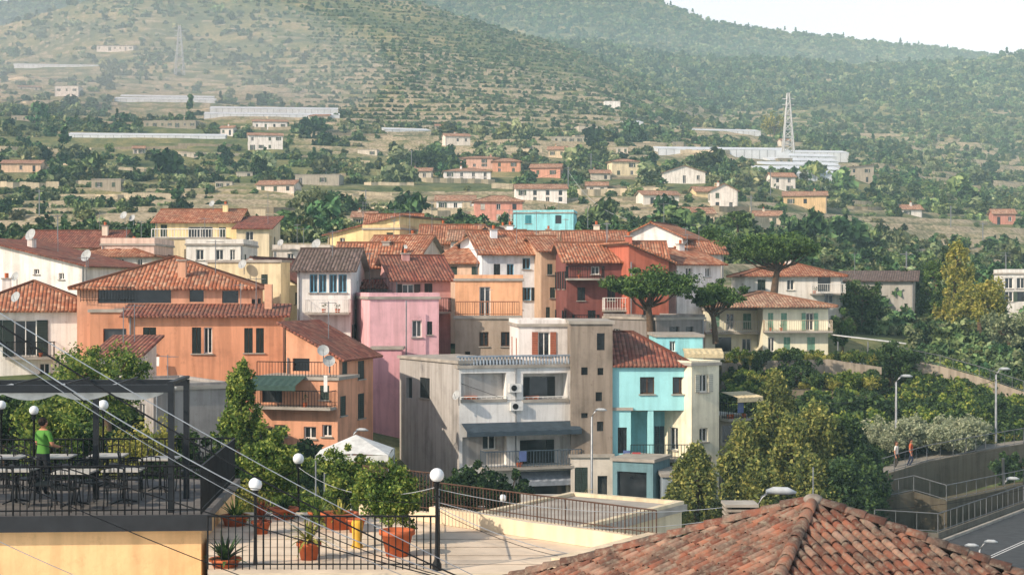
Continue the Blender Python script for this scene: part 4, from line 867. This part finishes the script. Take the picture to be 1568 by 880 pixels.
# ------------------------------------------------------------ person
def person(name,loc,head_rot,shirt,trous,skin='b98468',hair='2a201a',s=1.0,arms='down',stride=.1):
    root=bpy.data.objects.new(name,None); root.location=loc; root.rotation_euler=(0,0,head_rot); root.scale=(s,s,s); scene.collection.objects.link(root)
    def skin_obj(nm,V,E,Rr,mat,rt=0):
        me=bpy.data.meshes.new(nm); me.from_pydata(V,E,[]); me.materials.append(mat); o=link(nm,me,parent=root)
        bpy.context.view_layer.objects.active=o; m=o.modifiers.new('skin','SKIN'); m.use_smooth_shade=True
        for i,r in enumerate(Rr): me.skin_vertices[0].data[i].radius=(r,r if not isinstance(r,tuple) else r[1])
        me.skin_vertices[0].data[rt].use_root=True
        o.modifiers.new('sub','SUBSURF').levels=1; o.modifiers['sub'].render_levels=2; return o
    st=stride
    V=[(0,0,.95),(0,0,1.12),(0,0,1.3),(0,0,1.43),(0,0,1.52),(-.1,0,.9),(-.1,-st*.5,.5),(-.1,st*.4,.09),(-.1,-.14+st*.4,.04),(.1,0,.9),(.1,st*.3,.5),(.1,st,.09),(.1,st-.14,.04)]
    if arms=='forward': A=[(-.19,0,1.4),(-.25,-.05,1.14),(-.18,-.28,1.08),(-.17,-.34,1.08),(.19,0,1.4),(.25,-.05,1.14),(.18,-.28,1.08),(.17,-.34,1.08)]
    else: A=[(-.19,0,1.4),(-.25,.03,1.13),(-.26,-.04,.88),(-.26,-.06,.8),(.19,0,1.4),(.25,.03,1.13),(.26,-.04,.88),(.26,-.06,.8)]
    V+=A; E=[(0,1),(1,2),(2,3),(3,4),(0,5),(5,6),(6,7),(7,8),(0,9),(9,10),(10,11),(11,12),(3,13),(13,14),(14,15),(15,16),(3,17),(17,18),(18,19),(19,20)]
    Rr=[.13,.12,.15,.1,.055,.09,.065,.045,.04,.09,.065,.045,.04,.06,.045,.032,.03,.06,.045,.032,.03]
    t=NT('clothing_'+name); sp=t.node('ShaderNodeSeparateXYZ'); t.l.new(t.tc.outputs['Object'],sp.inputs[0])
    c=t.ramp(t.math('DIVIDE',sp.outputs[2],2.0),[(0,(.02,.02,.02,1)),(.045,hx(trous)),(.475,hx(shirt)),(.735,hx(skin))],'CONSTANT')
    am=t.math('MULTIPLY',t.math('GREATER_THAN',t.math('ABSOLUTE',sp.outputs[0]),.2),t.math('LESS_THAN',sp.outputs[2],1.22))
    if arms=='forward': am=t.math('MAXIMUM',am,t.math('LESS_THAN',sp.outputs[1],-.17))
    am=t.math('MULTIPLY',am,t.math('GREATER_THAN',sp.outputs[2],.6)); t.col(t.mix(am,c,hx(skin)))
    skin_obj('body',V,E,Rr,t.m)
    H=MB(); H.ball((0,-.01,1.63),.092,12,1.25); H.tube([(0,-.1,1.64),(0,-.12,1.61)],[.012,.018],5)
    for sx in (-1,1): H.ball((sx*.092,0,1.62),.022,6); 
    me=bpy.data.meshes.new('head'); me.from_pydata(H.v,[],H.f); me.materials.append(plain('skin_tone',skin,.6)); link('head',me,parent=root)
    E2=MB(); 
    for sx in (-1,1): E2.ball((sx*.034,-.093,1.64),.011,6)
    E2.cbox((0,-.094,1.575),.045,.01,.01)
    me=bpy.data.meshes.new('eyes_and_mouth'); me.from_pydata(E2.v,[],E2.f); me.materials.append(plain('dark_feature','3a2620',.5)); link('eyes_and_mouth',me,parent=root)
    Hh=MB(); Hh.ball((0,.018,1.66),.1,12,1.12); me=bpy.data.meshes.new('hair'); me.from_pydata(Hh.v,[],Hh.f); me.materials.append(plain('hair_'+hair,hair,.8)); link('hair',me,parent=root)
    for sx in (-1,1):
        for k in range(5):
            bx,by,bz=(A[3] if sx<0 else A[7]); dirv=Vector((0,-1,-.1)) if arms=='forward' else Vector((0,-.2,-1))
            off=Vector(((k-2)*.018 if arms=='forward' else 0,0 if arms=='forward' else (k-2)*.018,0)); p=Vector((bx,by,bz))+off
            ln=(.05,.075,.085,.078,.06)[k]; skin_obj('finger',[tuple(p-dirv*.02),tuple(p+dirv*ln*.55),tuple(p+dirv*ln+Vector((-sx*.015,0,0)))],[(0,1),(1,2)],[.011,.009,.007],plain('skin_tone',skin,.6))
    return root
person('waiter_in_green_shirt',(X(66,35.3),35.3,z0),2.6,'568c3c','23262c',arms='forward',s=1.0)
person('pedestrian',(X(1398,96.5),97,Z(718,96)),1.2,'b85a3a','2c3448',stride=.25); person('pedestrian',(X(1380,96),97.2,Z(722,96)),1.0,'d8d4cc','3c3834',hair='4a3020',stride=.2)
# ------------------------------------------------------------ planted terrace (centre foreground)
zt_=-5.3
b=Bld('planted_terrace'); PV=plain('pale_terrace_paving','dcc8b0',.85,0,.2,1.2)
pts=[(X(318,28),28),(X(860,28),28),(X(1010,31),31),(X(668,35.5),35.5),(X(560,37),37),(X(318,37),37)]
M=b.part('paving',PV); M.poly([(p[0],p[1],zt_) for p in pts]); Wm=b.part('parapet',wallm('d8c4a8',.7))
Gt=b.part('paving_joints',plain('paving_joint','a08c78',.9))
for k in range(1,9): y=28+k; Gt.box((X(318,y),y,zt_+.003),(X(668 if k>6 else 850,y)-X(318,y)-.2,0,0),(0,.025,0),(0,0,.003))
for i in range(6):
    a=Vector((*pts[i],-16)); c=Vector((*pts[(i+1)%6],-16)); Wm.poly([a,c,c+Vector((0,0,16+zt_)),a+Vector((0,0,16+zt_))])
for p_,q_,h,rl in ((pts[0],pts[1],.16,.0),(pts[1],pts[2],.45,0),(pts[2],pts[3],.35,.55),(pts[3],pts[4],.2,.9)):
    a=Vector((*p_,zt_+.007)); c=Vector((*q_,zt_+.007)); dv=(c-a).normalized(); nn=Vector((-dv.y,dv.x,0)); b.part('low_wall',wallm('e0ccae',.7)).box(a,c-a,nn*.22,Vector((0,0,h)))
    if rl: b.rail(a+nn*.1+Vector((0,0,h)),c+nn*.1+Vector((0,0,h)),rl,plain('rust_lattice','5a4438',.7),.1,.009)
b.rail((X(318,29.5),29.5,zt_),(X(670,29.5),29.5,zt_),1.0,BLACK,.13,.011)
b.rail((X(672,29.5),29.6,zt_),(X(672,35),35,zt_),1.0,BLACK,.13,.011); b.done()
Tt=Bld('lower_service_building'); Tt.block((700,42),(880,40),6,806,860,'d8c8aa',[(760,775,815,830,'v')],roof=('flat',.1),clutter=False,autof=0); Tt.block((805,44),(860,44),3,788,830,'e4ded6',[],roof=('flat',0),clutter=False); Tt.done()
def pot(u,v,d,r,h,lip=1.12):
    T=Thing('terracotta_pot'); x,z=X(u,d),Z(v,d); T.part('pot',TERRA,True).lathe((x,d,z),[(0.01,0),(r*.66,0),(r*.95,h*.82),(r*lip,h*.84),(r*lip,h),(r*.9,h),(r*.86,h*.88),(.01,h*.88)],16); T.done(True)
def spiky(name,u,v,d,L,n=38,mat=None,droop=.6,w=.035):
    T=Thing(name); x,z=X(u,d),Z(v,d); M=T.part('leaves',mat or L_CITRUS); r2=random.Random(int(u))
    for i in range(n):
        a=r2.uniform(0,6.28); el=r2.uniform(.3,1.4); l=L*r2.uniform(.7,1.1); dx=Vector((math.cos(a)*math.cos(el),math.sin(a)*math.cos(el),math.sin(el))); sd=Vector((-math.sin(a),math.cos(a),0))
        pr=Vector((x,d,z)); pw=w*.6
        for k in range(1,5):
            t=k/4; p=Vector((x,d,z))+dx*l*t-Vector((0,0,droop*l*t*t*math.cos(el))); ww=w*(1-t)**.6+.002; M.poly([pr-sd*pw,pr+sd*pw,p+sd*ww,p-sd*ww]); pr,pw=p,ww
    T.part('stem',BARK).tube([(x,d,z-.3),(x,d,z+.05)],.05); T.done()
pot(608,853,31,.32,.55); pot(473,862,30.6,.22,.42); pot(435,800,36,.3,.35); pot(520,812,34.5,.38,.4); pot(545,815,34,.2,.3); pot(345,878,29.8,.28,.3); pot(360,812,35,.3,.35); pot(400,818,33.8,.2,.3); pot(490,806,35.4,.25,.35)
spiky('yucca_plant',473,828,30.6,.75,44,L_YEL); spiky('agave_plant',345,858,29.8,.62,44,L_DARK,.35,.05); spiky('palm_plant',485,800,35,.9,40,L_CITRUS); spiky('cordyline_plant',400,796,33.8,.6,40,plain('red_brown_leaf','7a3c28',.6)); spiky('cordyline_plant',520,795,34.5,.55,40,L_YEL); spiky('yucca_plant',435,785,36,.55,30,L_DARK); spiky('palm_plant',360,795,35,.7,40,L_CITRUS)
T=Thing('yellow_bollard'); T.part('post',plain('yellow_paint','d8a83a',.6),True).lathe((X(547,32),32,zt_),[(.01,.55),(.1,.55),(.12,.5),(.09,.1),(.13,0)],10); T.done(True)
def globe_lamp(u,v,d,zb,r=.15,double=False):
    T=Thing('globe_street_lamp',(X(u,d),d,zb)); x=X(u,d); z=Z(v,d); P=T.part('pole',BLACK,True)
    P.lathe((x,d,zb),[(.09,0),(.09,.12),(.05,.2),(.035,.5),(.03,z-zb-r-.12),(.07,z-zb-r-.08),(.05,z-zb-r-.02),(.08,z-zb-r*.85)],8)
    T.part('globe',plain('opal_glass','dfe2e4',.25,0,.04),True).ball((x,d,z),r,16)
    if double:
        for s_ in (-1,1): P.tube([(x,d,z-r-.25),(x+s_*.12,d,z-r-.3),(x+s_*.14,d,z-r-.2)],.015,5)
    T.done()
globe_lamp(391,741,30,zt_-.3,.13); globe_lamp(669,727,29.4,zt_,.135,True); globe_lamp(457,702,42,-9,.15); globe_lamp(770,762,46,-10,.11); globe_lamp(722,790,41,-10,.1); globe_lamp(790,803,40,-10,.1); globe_lamp(666,780,38,-9,.1); globe_lamp(158,620,44,-9,.15); globe_lamp(52,628,40,-8,.12); globe_lamp(2,620,40,-8,.12)
def street_lamp(u,v,d,zb,arm=1.2,side=1,r=.07,hs=1.0):
    T=Thing('street_lamp',(X(u,d),d,zb)); x=X(u,d); z=Z(v,d); T.part('pole',GREYM,True).tube([(x,d,zb),(x,d,z-.3),(x+side*.2*hs,d,z),(x+side*arm,d,z+.1)],[r*1.3,r,r*.8,r*.6],8)
    H=T.part('lamp_head',plain('lamp_housing','b8bcbe',.4),True); c=(x+side*(arm+.25*hs),d,z+.1); H.tube([(c[0]-.35*hs,d,c[2]),(c[0]-.15*hs,d,c[2]+.02),(c[0]+.2*hs,d,c[2]+.01),(c[0]+.42*hs,d,c[2]-.02)],[.05*hs,.1*hs,.1*hs,.03*hs],10); T.done()
street_lamp(1372,578,100,-13,.4); street_lamp(1525,567,104,-12,.3); street_lamp(906,630,86,-13,.3,1,.06,.8); street_lamp(1155,760,30,-6,.3,1,.03,.75); street_lamp(538,662,60,-13,.25,1,.05,.6); street_lamp(1470,838,70,-13.5,.3,1,.05,.8); street_lamp(1500,832,72,-13.5,.3,1,.05,.8); street_lamp(1536,735,92,-10,.3)
T=Thing('white_garden_parasol'); x,d=X(545,55),55; za=Z(665,55); zb=Z(691,55); M=T.part('canopy',plain('white_canvas','e6e6e2',.9)); h=1.25
cs=[(x-h,d-h),(x+h,d-h),(x+h,d+h),(x-h,d+h)]
for i in range(4):
    a,c=cs[i],cs[(i+1)%4]; mx,my=(a[0]+c[0])/2,(a[1]+c[1])/2
    M.poly([(*a,zb),(mx,my,zb+.06),(x,d,za)]); M.poly([(mx,my,zb+.06),(*c,zb),(x,d,za)]); M.poly([(*a,zb),(*c,zb),(*c,zb-.22),(*a,zb-.22)])
    T.part('poles',GREYM).tube([(*a,zb-2.6),(*a,zb)],.03)
T.done()
def car(name,x,y,z,rot,colr):
    root=bpy.data.objects.new(name,None); root.location=(x,y,z); root.rotation_euler=(0,0,rot); scene.collection.objects.link(root)
    prof=[(-2.0,.35),(-2.02,.7),(-1.9,.92),(-1.55,.98),(-1.1,1.36),(-.6,1.46),(.3,1.44),(.95,1.02),(1.75,.88),(2.0,.68),(2.02,.35)]
    def ext(pr,w0,w1,nm,mat,off=0):
        M=MB(); k=len(pr); f=lambda q: w0 if q[1]<1.0 else w1
        L=[(a,-f((a,c_))-off,c_) for a,c_ in pr]; Rr=[(a,f((a,c_))+off,c_) for a,c_ in pr]
        M.poly(L); M.poly(Rr[::-1])
        for i in range(k): j=(i+1)%k; M.poly([L[i],L[j],Rr[j],Rr[i]])
        me=bpy.data.meshes.new(nm); me.from_pydata(M.v,[],M.f); me.materials.append(mat); link(nm,me,parent=root)
    ext(prof,.84,.66,'bodywork',plain('car_paint_'+colr,colr,.25,.3,.05)); ext([(-1.42,.99),(-1.05,1.32),(-.6,1.4),(.28,1.38),(.78,1.02)],.845,.68,'side_windows',GLASS,.012)
    M=MB(); M.poly([(.36,-.62,1.43),(.36,.62,1.43),(.95,.74,1.04),(.95,-.74,1.04)]); M.poly([(-1.13,-.6,1.37),(-1.13,.6,1.37),(-1.55,.7,1.0),(-1.55,-.7,1.0)]); M.v=[(a*1.012,b_,c_+.015) for a,b_,c_ in M.v]
    me=bpy.data.meshes.new('windscreens'); me.from_pydata(M.v,[],M.f); me.materials.append(GLASS); link('windscreens',me,parent=root)
    M=MB()
    for a in (-1.25,1.25):
        for s_ in (-1,1): M.tube([(a,s_*.66,.32),(a,s_*.88,.32)],.32,14)
    me=bpy.data.meshes.new('wheels'); me.from_pydata(M.v,[],M.f); me.materials.append(plain('tyre_rubber',(.02,.02,.02,1),.8)); link('wheels',me,parent=root)
    M=MB()
    for s_ in (-1,1): M.cbox((1.96,s_*.6,.7),.1,.3,.14); M.cbox((-1.97,s_*.66,.78),.1,.2,.2); M.tube([(1.25,s_*.882,.32),(1.25,s_*.89,.32)],.2,10); M.tube([(-1.25,s_*.882,.32),(-1.25,s_*.89,.32)],.2,10)
    me=bpy.data.meshes.new('lights_and_hubs'); me.from_pydata(M.v,[],M.f); me.materials.append(GREYM); link('lights_and_hubs',me,parent=root)
car('parked_car',X(993,84),84,-12.85,.25,'9fb4c4'); car('parked_car',X(1302,127),127,zt(1302,127)+.1,.1,'8a98a4'); car('parked_van',X(845,84),85,-12.9,.15,'d8d8d4'); car('parked_car',X(1130,80),80,-13.6,.5,'5a6068')
PYL=plain('pylon_steel','bcc0c0',.6,.1)
def pylon(u,vt,vb,name='lattice_pylon',d=None):
    d=d or dfor(u,vb); T=Thing(name,(X(u,d),d,Z(vb,d))); M=T.part('lattice',PYL); x,z0_,z1_=X(u,d),Z(vb,d)-1,Z(vt,d); H=z1_-z0_; w=H*.09; r=.2
    lv=[z0_+H*(k/8) for k in range(9)]; ww=[w*(1-.8*k/8) for k in range(9)]
    for k in range(8):
        c0=[(x+a*ww[k],d+b_*ww[k],lv[k]) for a,b_ in ((-1,-1),(1,-1),(1,1),(-1,1))]; c1=[(x+a*ww[k+1],d+b_*ww[k+1],lv[k+1]) for a,b_ in ((-1,-1),(1,-1),(1,1),(-1,1))]
        for i in range(4): M.tube([c0[i],c1[i]],r,4,False); M.tube([c0[i],c1[(i+1)%4]],r*.6,4,False); M.tube([c1[i],c1[(i+1)%4]],r*.6,4,False)
    for f in (.8,.9): M.tube([(x-H*.1,d,z0_+H*f),(x+H*.1,d,z0_+H*f)],r,4)
    T.done(True)
pylon(1207,143,228,d=500); pylon(275,40,112,d=800)
for u,vt,vb in ((560,290,322),(870,255,300),(1456,315,350),(1388,385,425),(630,230,270),(1150,300,330),(905,235,270),(60,290,330),(1180,260,300),(1315,335,372),(1505,340,372)):
    d=dfor(u,vb); T=Thing('utility_pole',(X(u,d),d,Z(vb,d))); M=T.part('pole',GREYM); M.tube([(X(u,d),d,Z(vb,d)-1),(X(u,d),d,Z(vt,d))],.13,5); M.tube([(X(u,d)-1,d,Z(vt,d)-.4),(X(u,d)+1,d,Z(vt,d)-.4)],.07,4); T.done(True)
def cable(p,q,sag,r,mat,name='overhead_cable'):
    a=Vector((X(p[0],p[2]),p[2],Z(p[1],p[2]))); c=Vector((X(q[0],q[2]),q[2],Z(q[1],q[2]))); T=Thing(name,tuple(a)); M=T.part('cable',mat)
    M.tube([a.lerp(c,i/16)-Vector((0,0,sag*4*(i/16)*(1-i/16))) for i in range(17)],r,5); T.done(True)
CB=plain('black_cable',(.02,.02,.022,1),.6); CW_=plain('pale_cable','b8bcc0',.5)
cable((-80,445,24),(720,890,28),.25,.015,CB); cable((-80,470,24),(700,885,28),.4,.010,CW_); cable((-80,430,24),(735,885,28),.15,.008,CW_); cable((-80,655,24),(700,890,28),.1,.011,CB); cable((-80,460,24),(690,885,28),.55,.009,CB); cable((-80,480,24),(640,890,28),.3,.006,CW_)
cable((-60,700,20),(420,900,23),.05,.007,CB); cable((-60,800,20),(150,895,22),.02,.005,CW_); cable((-80,640,24),(669,770,29.4),.3,.006,CB)
cable((669,768,29.4),(1125,790,31),.35,.006,CW_); cable((669,748,29.4),(1120,775,31),.25,.006,CW_); cable((669,775,29.4),(1090,842,31),.5,.008,CW_); cable((457,715,42),(669,745,29.4),.4,.006,CW_); cable((669,780,29.4),(1060,860,29),.4,.006,CB); cable((1155,770,30),(1600,740,34),.3,.005,CB)
cable((1372,590,100),(1527,580,104),.6,.02,CB); cable((1372,590,100),(1200,600,95),.9,.02,CB); cable((1527,585,104),(1700,560,108),.5,.02,CB)
cable((870,262,380),(960,335,250),2,.03,CW_); cable((870,258,380),(1150,302,380),3,.03,CB); cable((560,292,350),(870,258,380),3,.03,CB)
# ------------------------------------------------------------ foreground tiled roof
t=NT('old_clay_tiles'); g=t.node('ShaderNodeNewGeometry')
c=t.ramp(g.outputs['Random Per Island'],[(0,hx('63392c')),(.35,hx('85503e')),(.7,hx('9c6851')),(.92,hx('9a7c6c')),(1,hx('bc9078'))])
n=t.noise(2.2,6,rough=.7); c=t.mix(t.ramp(n,[(.36,0),(.6,.85)]),c,hx('4e433c')); n=t.noise(9,5,rough=.7); c=t.mix(t.ramp(n,[(.48,0),(.66,.7)]),c,hx('8d8272'))
t.col(c); t.bump(t.noise(30,4),.4,.01); TILE=t.m
ap=Vector((X(1245,26),26,Z(772,26)))
b=Bld('tiled_roof_house'); b.o=ap.copy(); M=b.part('tiles',TILE,True); base=b.part('roof_deck',plain('dark_mortar','2f241e',1)); rr=random.Random(5)  # even dark brown deck lies just below the tiles
dirs=[Vector((-.37,-.93,0)),Vector((-.93,.37,0)),Vector((.37,.93,0)),Vector((.93,-.37,0))]; drop=.31; L=8.5
def arc(o,ax,sd,nn,l,r0,r1,seg=6,inv=1):
    i=len(M.v)
    for r_,p_ in ((r0,o),(r1,o+ax*l)):
        for k in range(seg+1):
            a=math.pi*k/seg; M.v.append(tuple(p_+sd*(math.cos(a)*r_)+nn*(math.sin(a)*r_*inv)))
    for k in range(seg): M.f.append((i+k,i+k+1,i+seg+2+k,i+seg+1+k)); M.uv.append([(0,0)]*4)
    j=len(M.v)
    for k in range(seg+1): a=math.pi*k/seg; M.v.append(tuple(o+ax*l+sd*(math.cos(a)*(r1-.016))+nn*(math.sin(a)*(r1-.016)*inv)))
    for k in range(seg): M.f.append((i+seg+1+k,i+seg+2+k,j+k+1,j+k)); M.uv.append([(0,0)]*4)
for f in range(4):
    a,c=dirs[f],dirs[(f+1)%4]; A=ap+a*L-Vector((0,0,drop*L)); C=ap+c*L-Vector((0,0,drop*L)); base.poly([ap-Vector((0,0,.03)),A-Vector((0,0,.03)),C-Vector((0,0,.03))])
    dn=((A+C)/2-ap); Lt=dn.length; dn.normalize(); sd=(C-A).normalized(); nn=dn.cross(sd).normalized(); nn=nn if nn.z>0 else -nn
    half=(C-A).length/2; rw=.3; cw=.19
    for r_ in range(int(Lt/rw)+1):
        t0=r_*rw; hw=half*(t0+rw*.5)/Lt
        for k in range(int(-hw/cw),int(hw/cw)+1):
            s_=k*cw
            if abs(s_)>hw: continue
            o=ap+dn*t0+sd*(s_+rr.uniform(-.012,.012))+nn*(.03+rr.uniform(-.008,.008)); ax=(dn+nn*.055+sd*rr.uniform(-.035,.035)).normalized()
            arc(o,ax,sd,nn,.36,.062,.075); arc(o+sd*cw/2+nn*.025,ax,sd,nn,.36,.07,.06,5,-1)
for a in dirs:
    ax=(a-Vector((0,0,drop))).normalized(); sd=ax.cross(Vector((0,0,1))).normalized(); nn=sd.cross(ax); nn=nn if nn.z>0 else -nn
    for k in range(int(L/.34)): arc(ap+ax*(.1+k*.34)+nn*(.065+rr.uniform(-.01,.01)),(ax+nn*.05).normalized(),sd,nn,.42,.095,.115)
b.part('ridge_mortar',plain('ridge_mortar','8a8076',.95,0,.3,8,.02),True).ball(ap+Vector((0,0,.08)),.17,10,.6)
Wb=b.part('walls',wallm('cfb898')); 
for f in range(4):
    A=ap+dirs[f]*(L-.6)-Vector((0,0,drop*L)); C=ap+dirs[(f+1)%4]*(L-.6)-Vector((0,0,drop*L)); Wb.poly([A,C,C-Vector((0,0,9)),A-Vector((0,0,9))])
cz=Z(808,29); cx=X(1115,29); b.part('chimney',wallm('8f8478')).box((cx,29,cz-1.2),(.5,0,0),(0,.5,0),(0,0,1.2))
for k in range(4): b.part('chimney_louvres',plain('chimney_tile','9a9084',.9)).box((cx-.04,28.96,cz+.03+k*.09),(.58,0,0),(0,.58,0),(0,0,.045))
b.part('chimney_cap',CONC).box((cx-.06,28.94,cz+.39),(.62,0,0),(0,.62,0),(0,0,.05)); b.part('chimney_core',BLACK).box((cx+.08,29.08,cz+.001),(.34,0,0),(0,.34,0),(0,0,.388))
b.part('mast',GREYM).tube([tuple(ap),tuple(ap+Vector((0,0,.62)))],.01,5); b.done()
# ------------------------------------------------------------ atmosphere haze
def vol(name,dens,col,g,me):
    t=bpy.data.materials.new(name); t.use_nodes=True; nn=t.node_tree.nodes; nn.clear(); o=nn.new('ShaderNodeOutputMaterial'); v=nn.new('ShaderNodeVolumeScatter'); v.inputs['Density'].default_value=dens; v.inputs['Color'].default_value=col; v.inputs['Anisotropy'].default_value=g; t.node_tree.links.new(v.outputs[0],o.inputs['Volume']); me.materials.append(t)
M=MB(); M.box((-3000,-60,-60),(6000,0,0),(0,3360,0),(0,0,400)); me=bpy.data.meshes.new('haze'); me.from_pydata(M.v,[],M.f); vol('valley_haze',.00027,(.60,.90,1,1),-.38,me); link('atmospheric_haze',me)
M=MB(); M.ball((0,0,0),1,24,1); me=bpy.data.meshes.new('haze_patch'); me.from_pydata(M.v,[],M.f); me.polygons.foreach_set('use_smooth',[True]*len(me.polygons)); vol('local_haze',.0022,(.8,.96,1,1),-.38,me)  # ellipsoid of denser haze for the upper left slope
o=link('local_haze_patch',me,(X(90,760),760,Z(105,760))); o.scale=(165,110,42)
# ------------------------------------------------------------ light, sky, camera
el=math.radians(31); az=math.radians(54); S=Vector((-math.sin(az)*math.cos(el),-math.cos(az)*math.cos(el),math.sin(el)))
sl=bpy.data.lights.new('sun','SUN'); sl.energy=5; sl.angle=math.radians(.5); sl.color=(1,.88,.71); so=bpy.data.objects.new('sun',sl); so.rotation_euler=S.to_track_quat('Z','Y').to_euler(); so.location=(0,0,100); scene.collection.objects.link(so)
w=bpy.data.worlds.new('World'); scene.world=w; w.use_nodes=True; wn=w.node_tree.nodes; wl=w.node_tree.links; bg=wn['Background']; sk=wn.new('ShaderNodeTexSky'); sk.sky_type='NISHITA'; sk.sun_disc=False; sk.sun_elevation=el; sk.sun_rotation=math.atan2(S.x,S.y); sk.dust_density=1.5; sk.air_density=1.0
tc=wn.new('ShaderNodeTexCoord'); sp=wn.new('ShaderNodeSeparateXYZ'); wl.new(tc.outputs['Generated'],sp.inputs[0]); rp=wn.new('ShaderNodeValToRGB'); rp.color_ramp.elements[0].position=.12; rp.color_ramp.elements[0].color=(.9,.9,.9,1); rp.color_ramp.elements[1].position=.5; rp.color_ramp.elements[1].color=(.1,.1,.1,1); wl.new(sp.outputs[2],rp.inputs[0])
mx=wn.new('ShaderNodeMix'); mx.data_type='RGBA'; wl.new(rp.outputs[0],mx.inputs[0]); wl.new(sk.outputs[0],mx.inputs[6]); mx.inputs[7].default_value=(7.6,8.3,8.8,1); wl.new(mx.outputs[2],bg.inputs[0]); bg.inputs[1].default_value=.15
cam=bpy.data.cameras.new('camera'); cam.lens=36*F/1568; cam.sensor_width=36; cam.clip_end=12000; cam.clip_start=.5; co=bpy.data.objects.new('camera',cam); co.rotation_euler=(math.pi/2,0,0); scene.collection.objects.link(co); scene.camera=co
scene.view_settings.view_transform='Standard'; scene.view_settings.look='None'; scene.view_settings.exposure=0
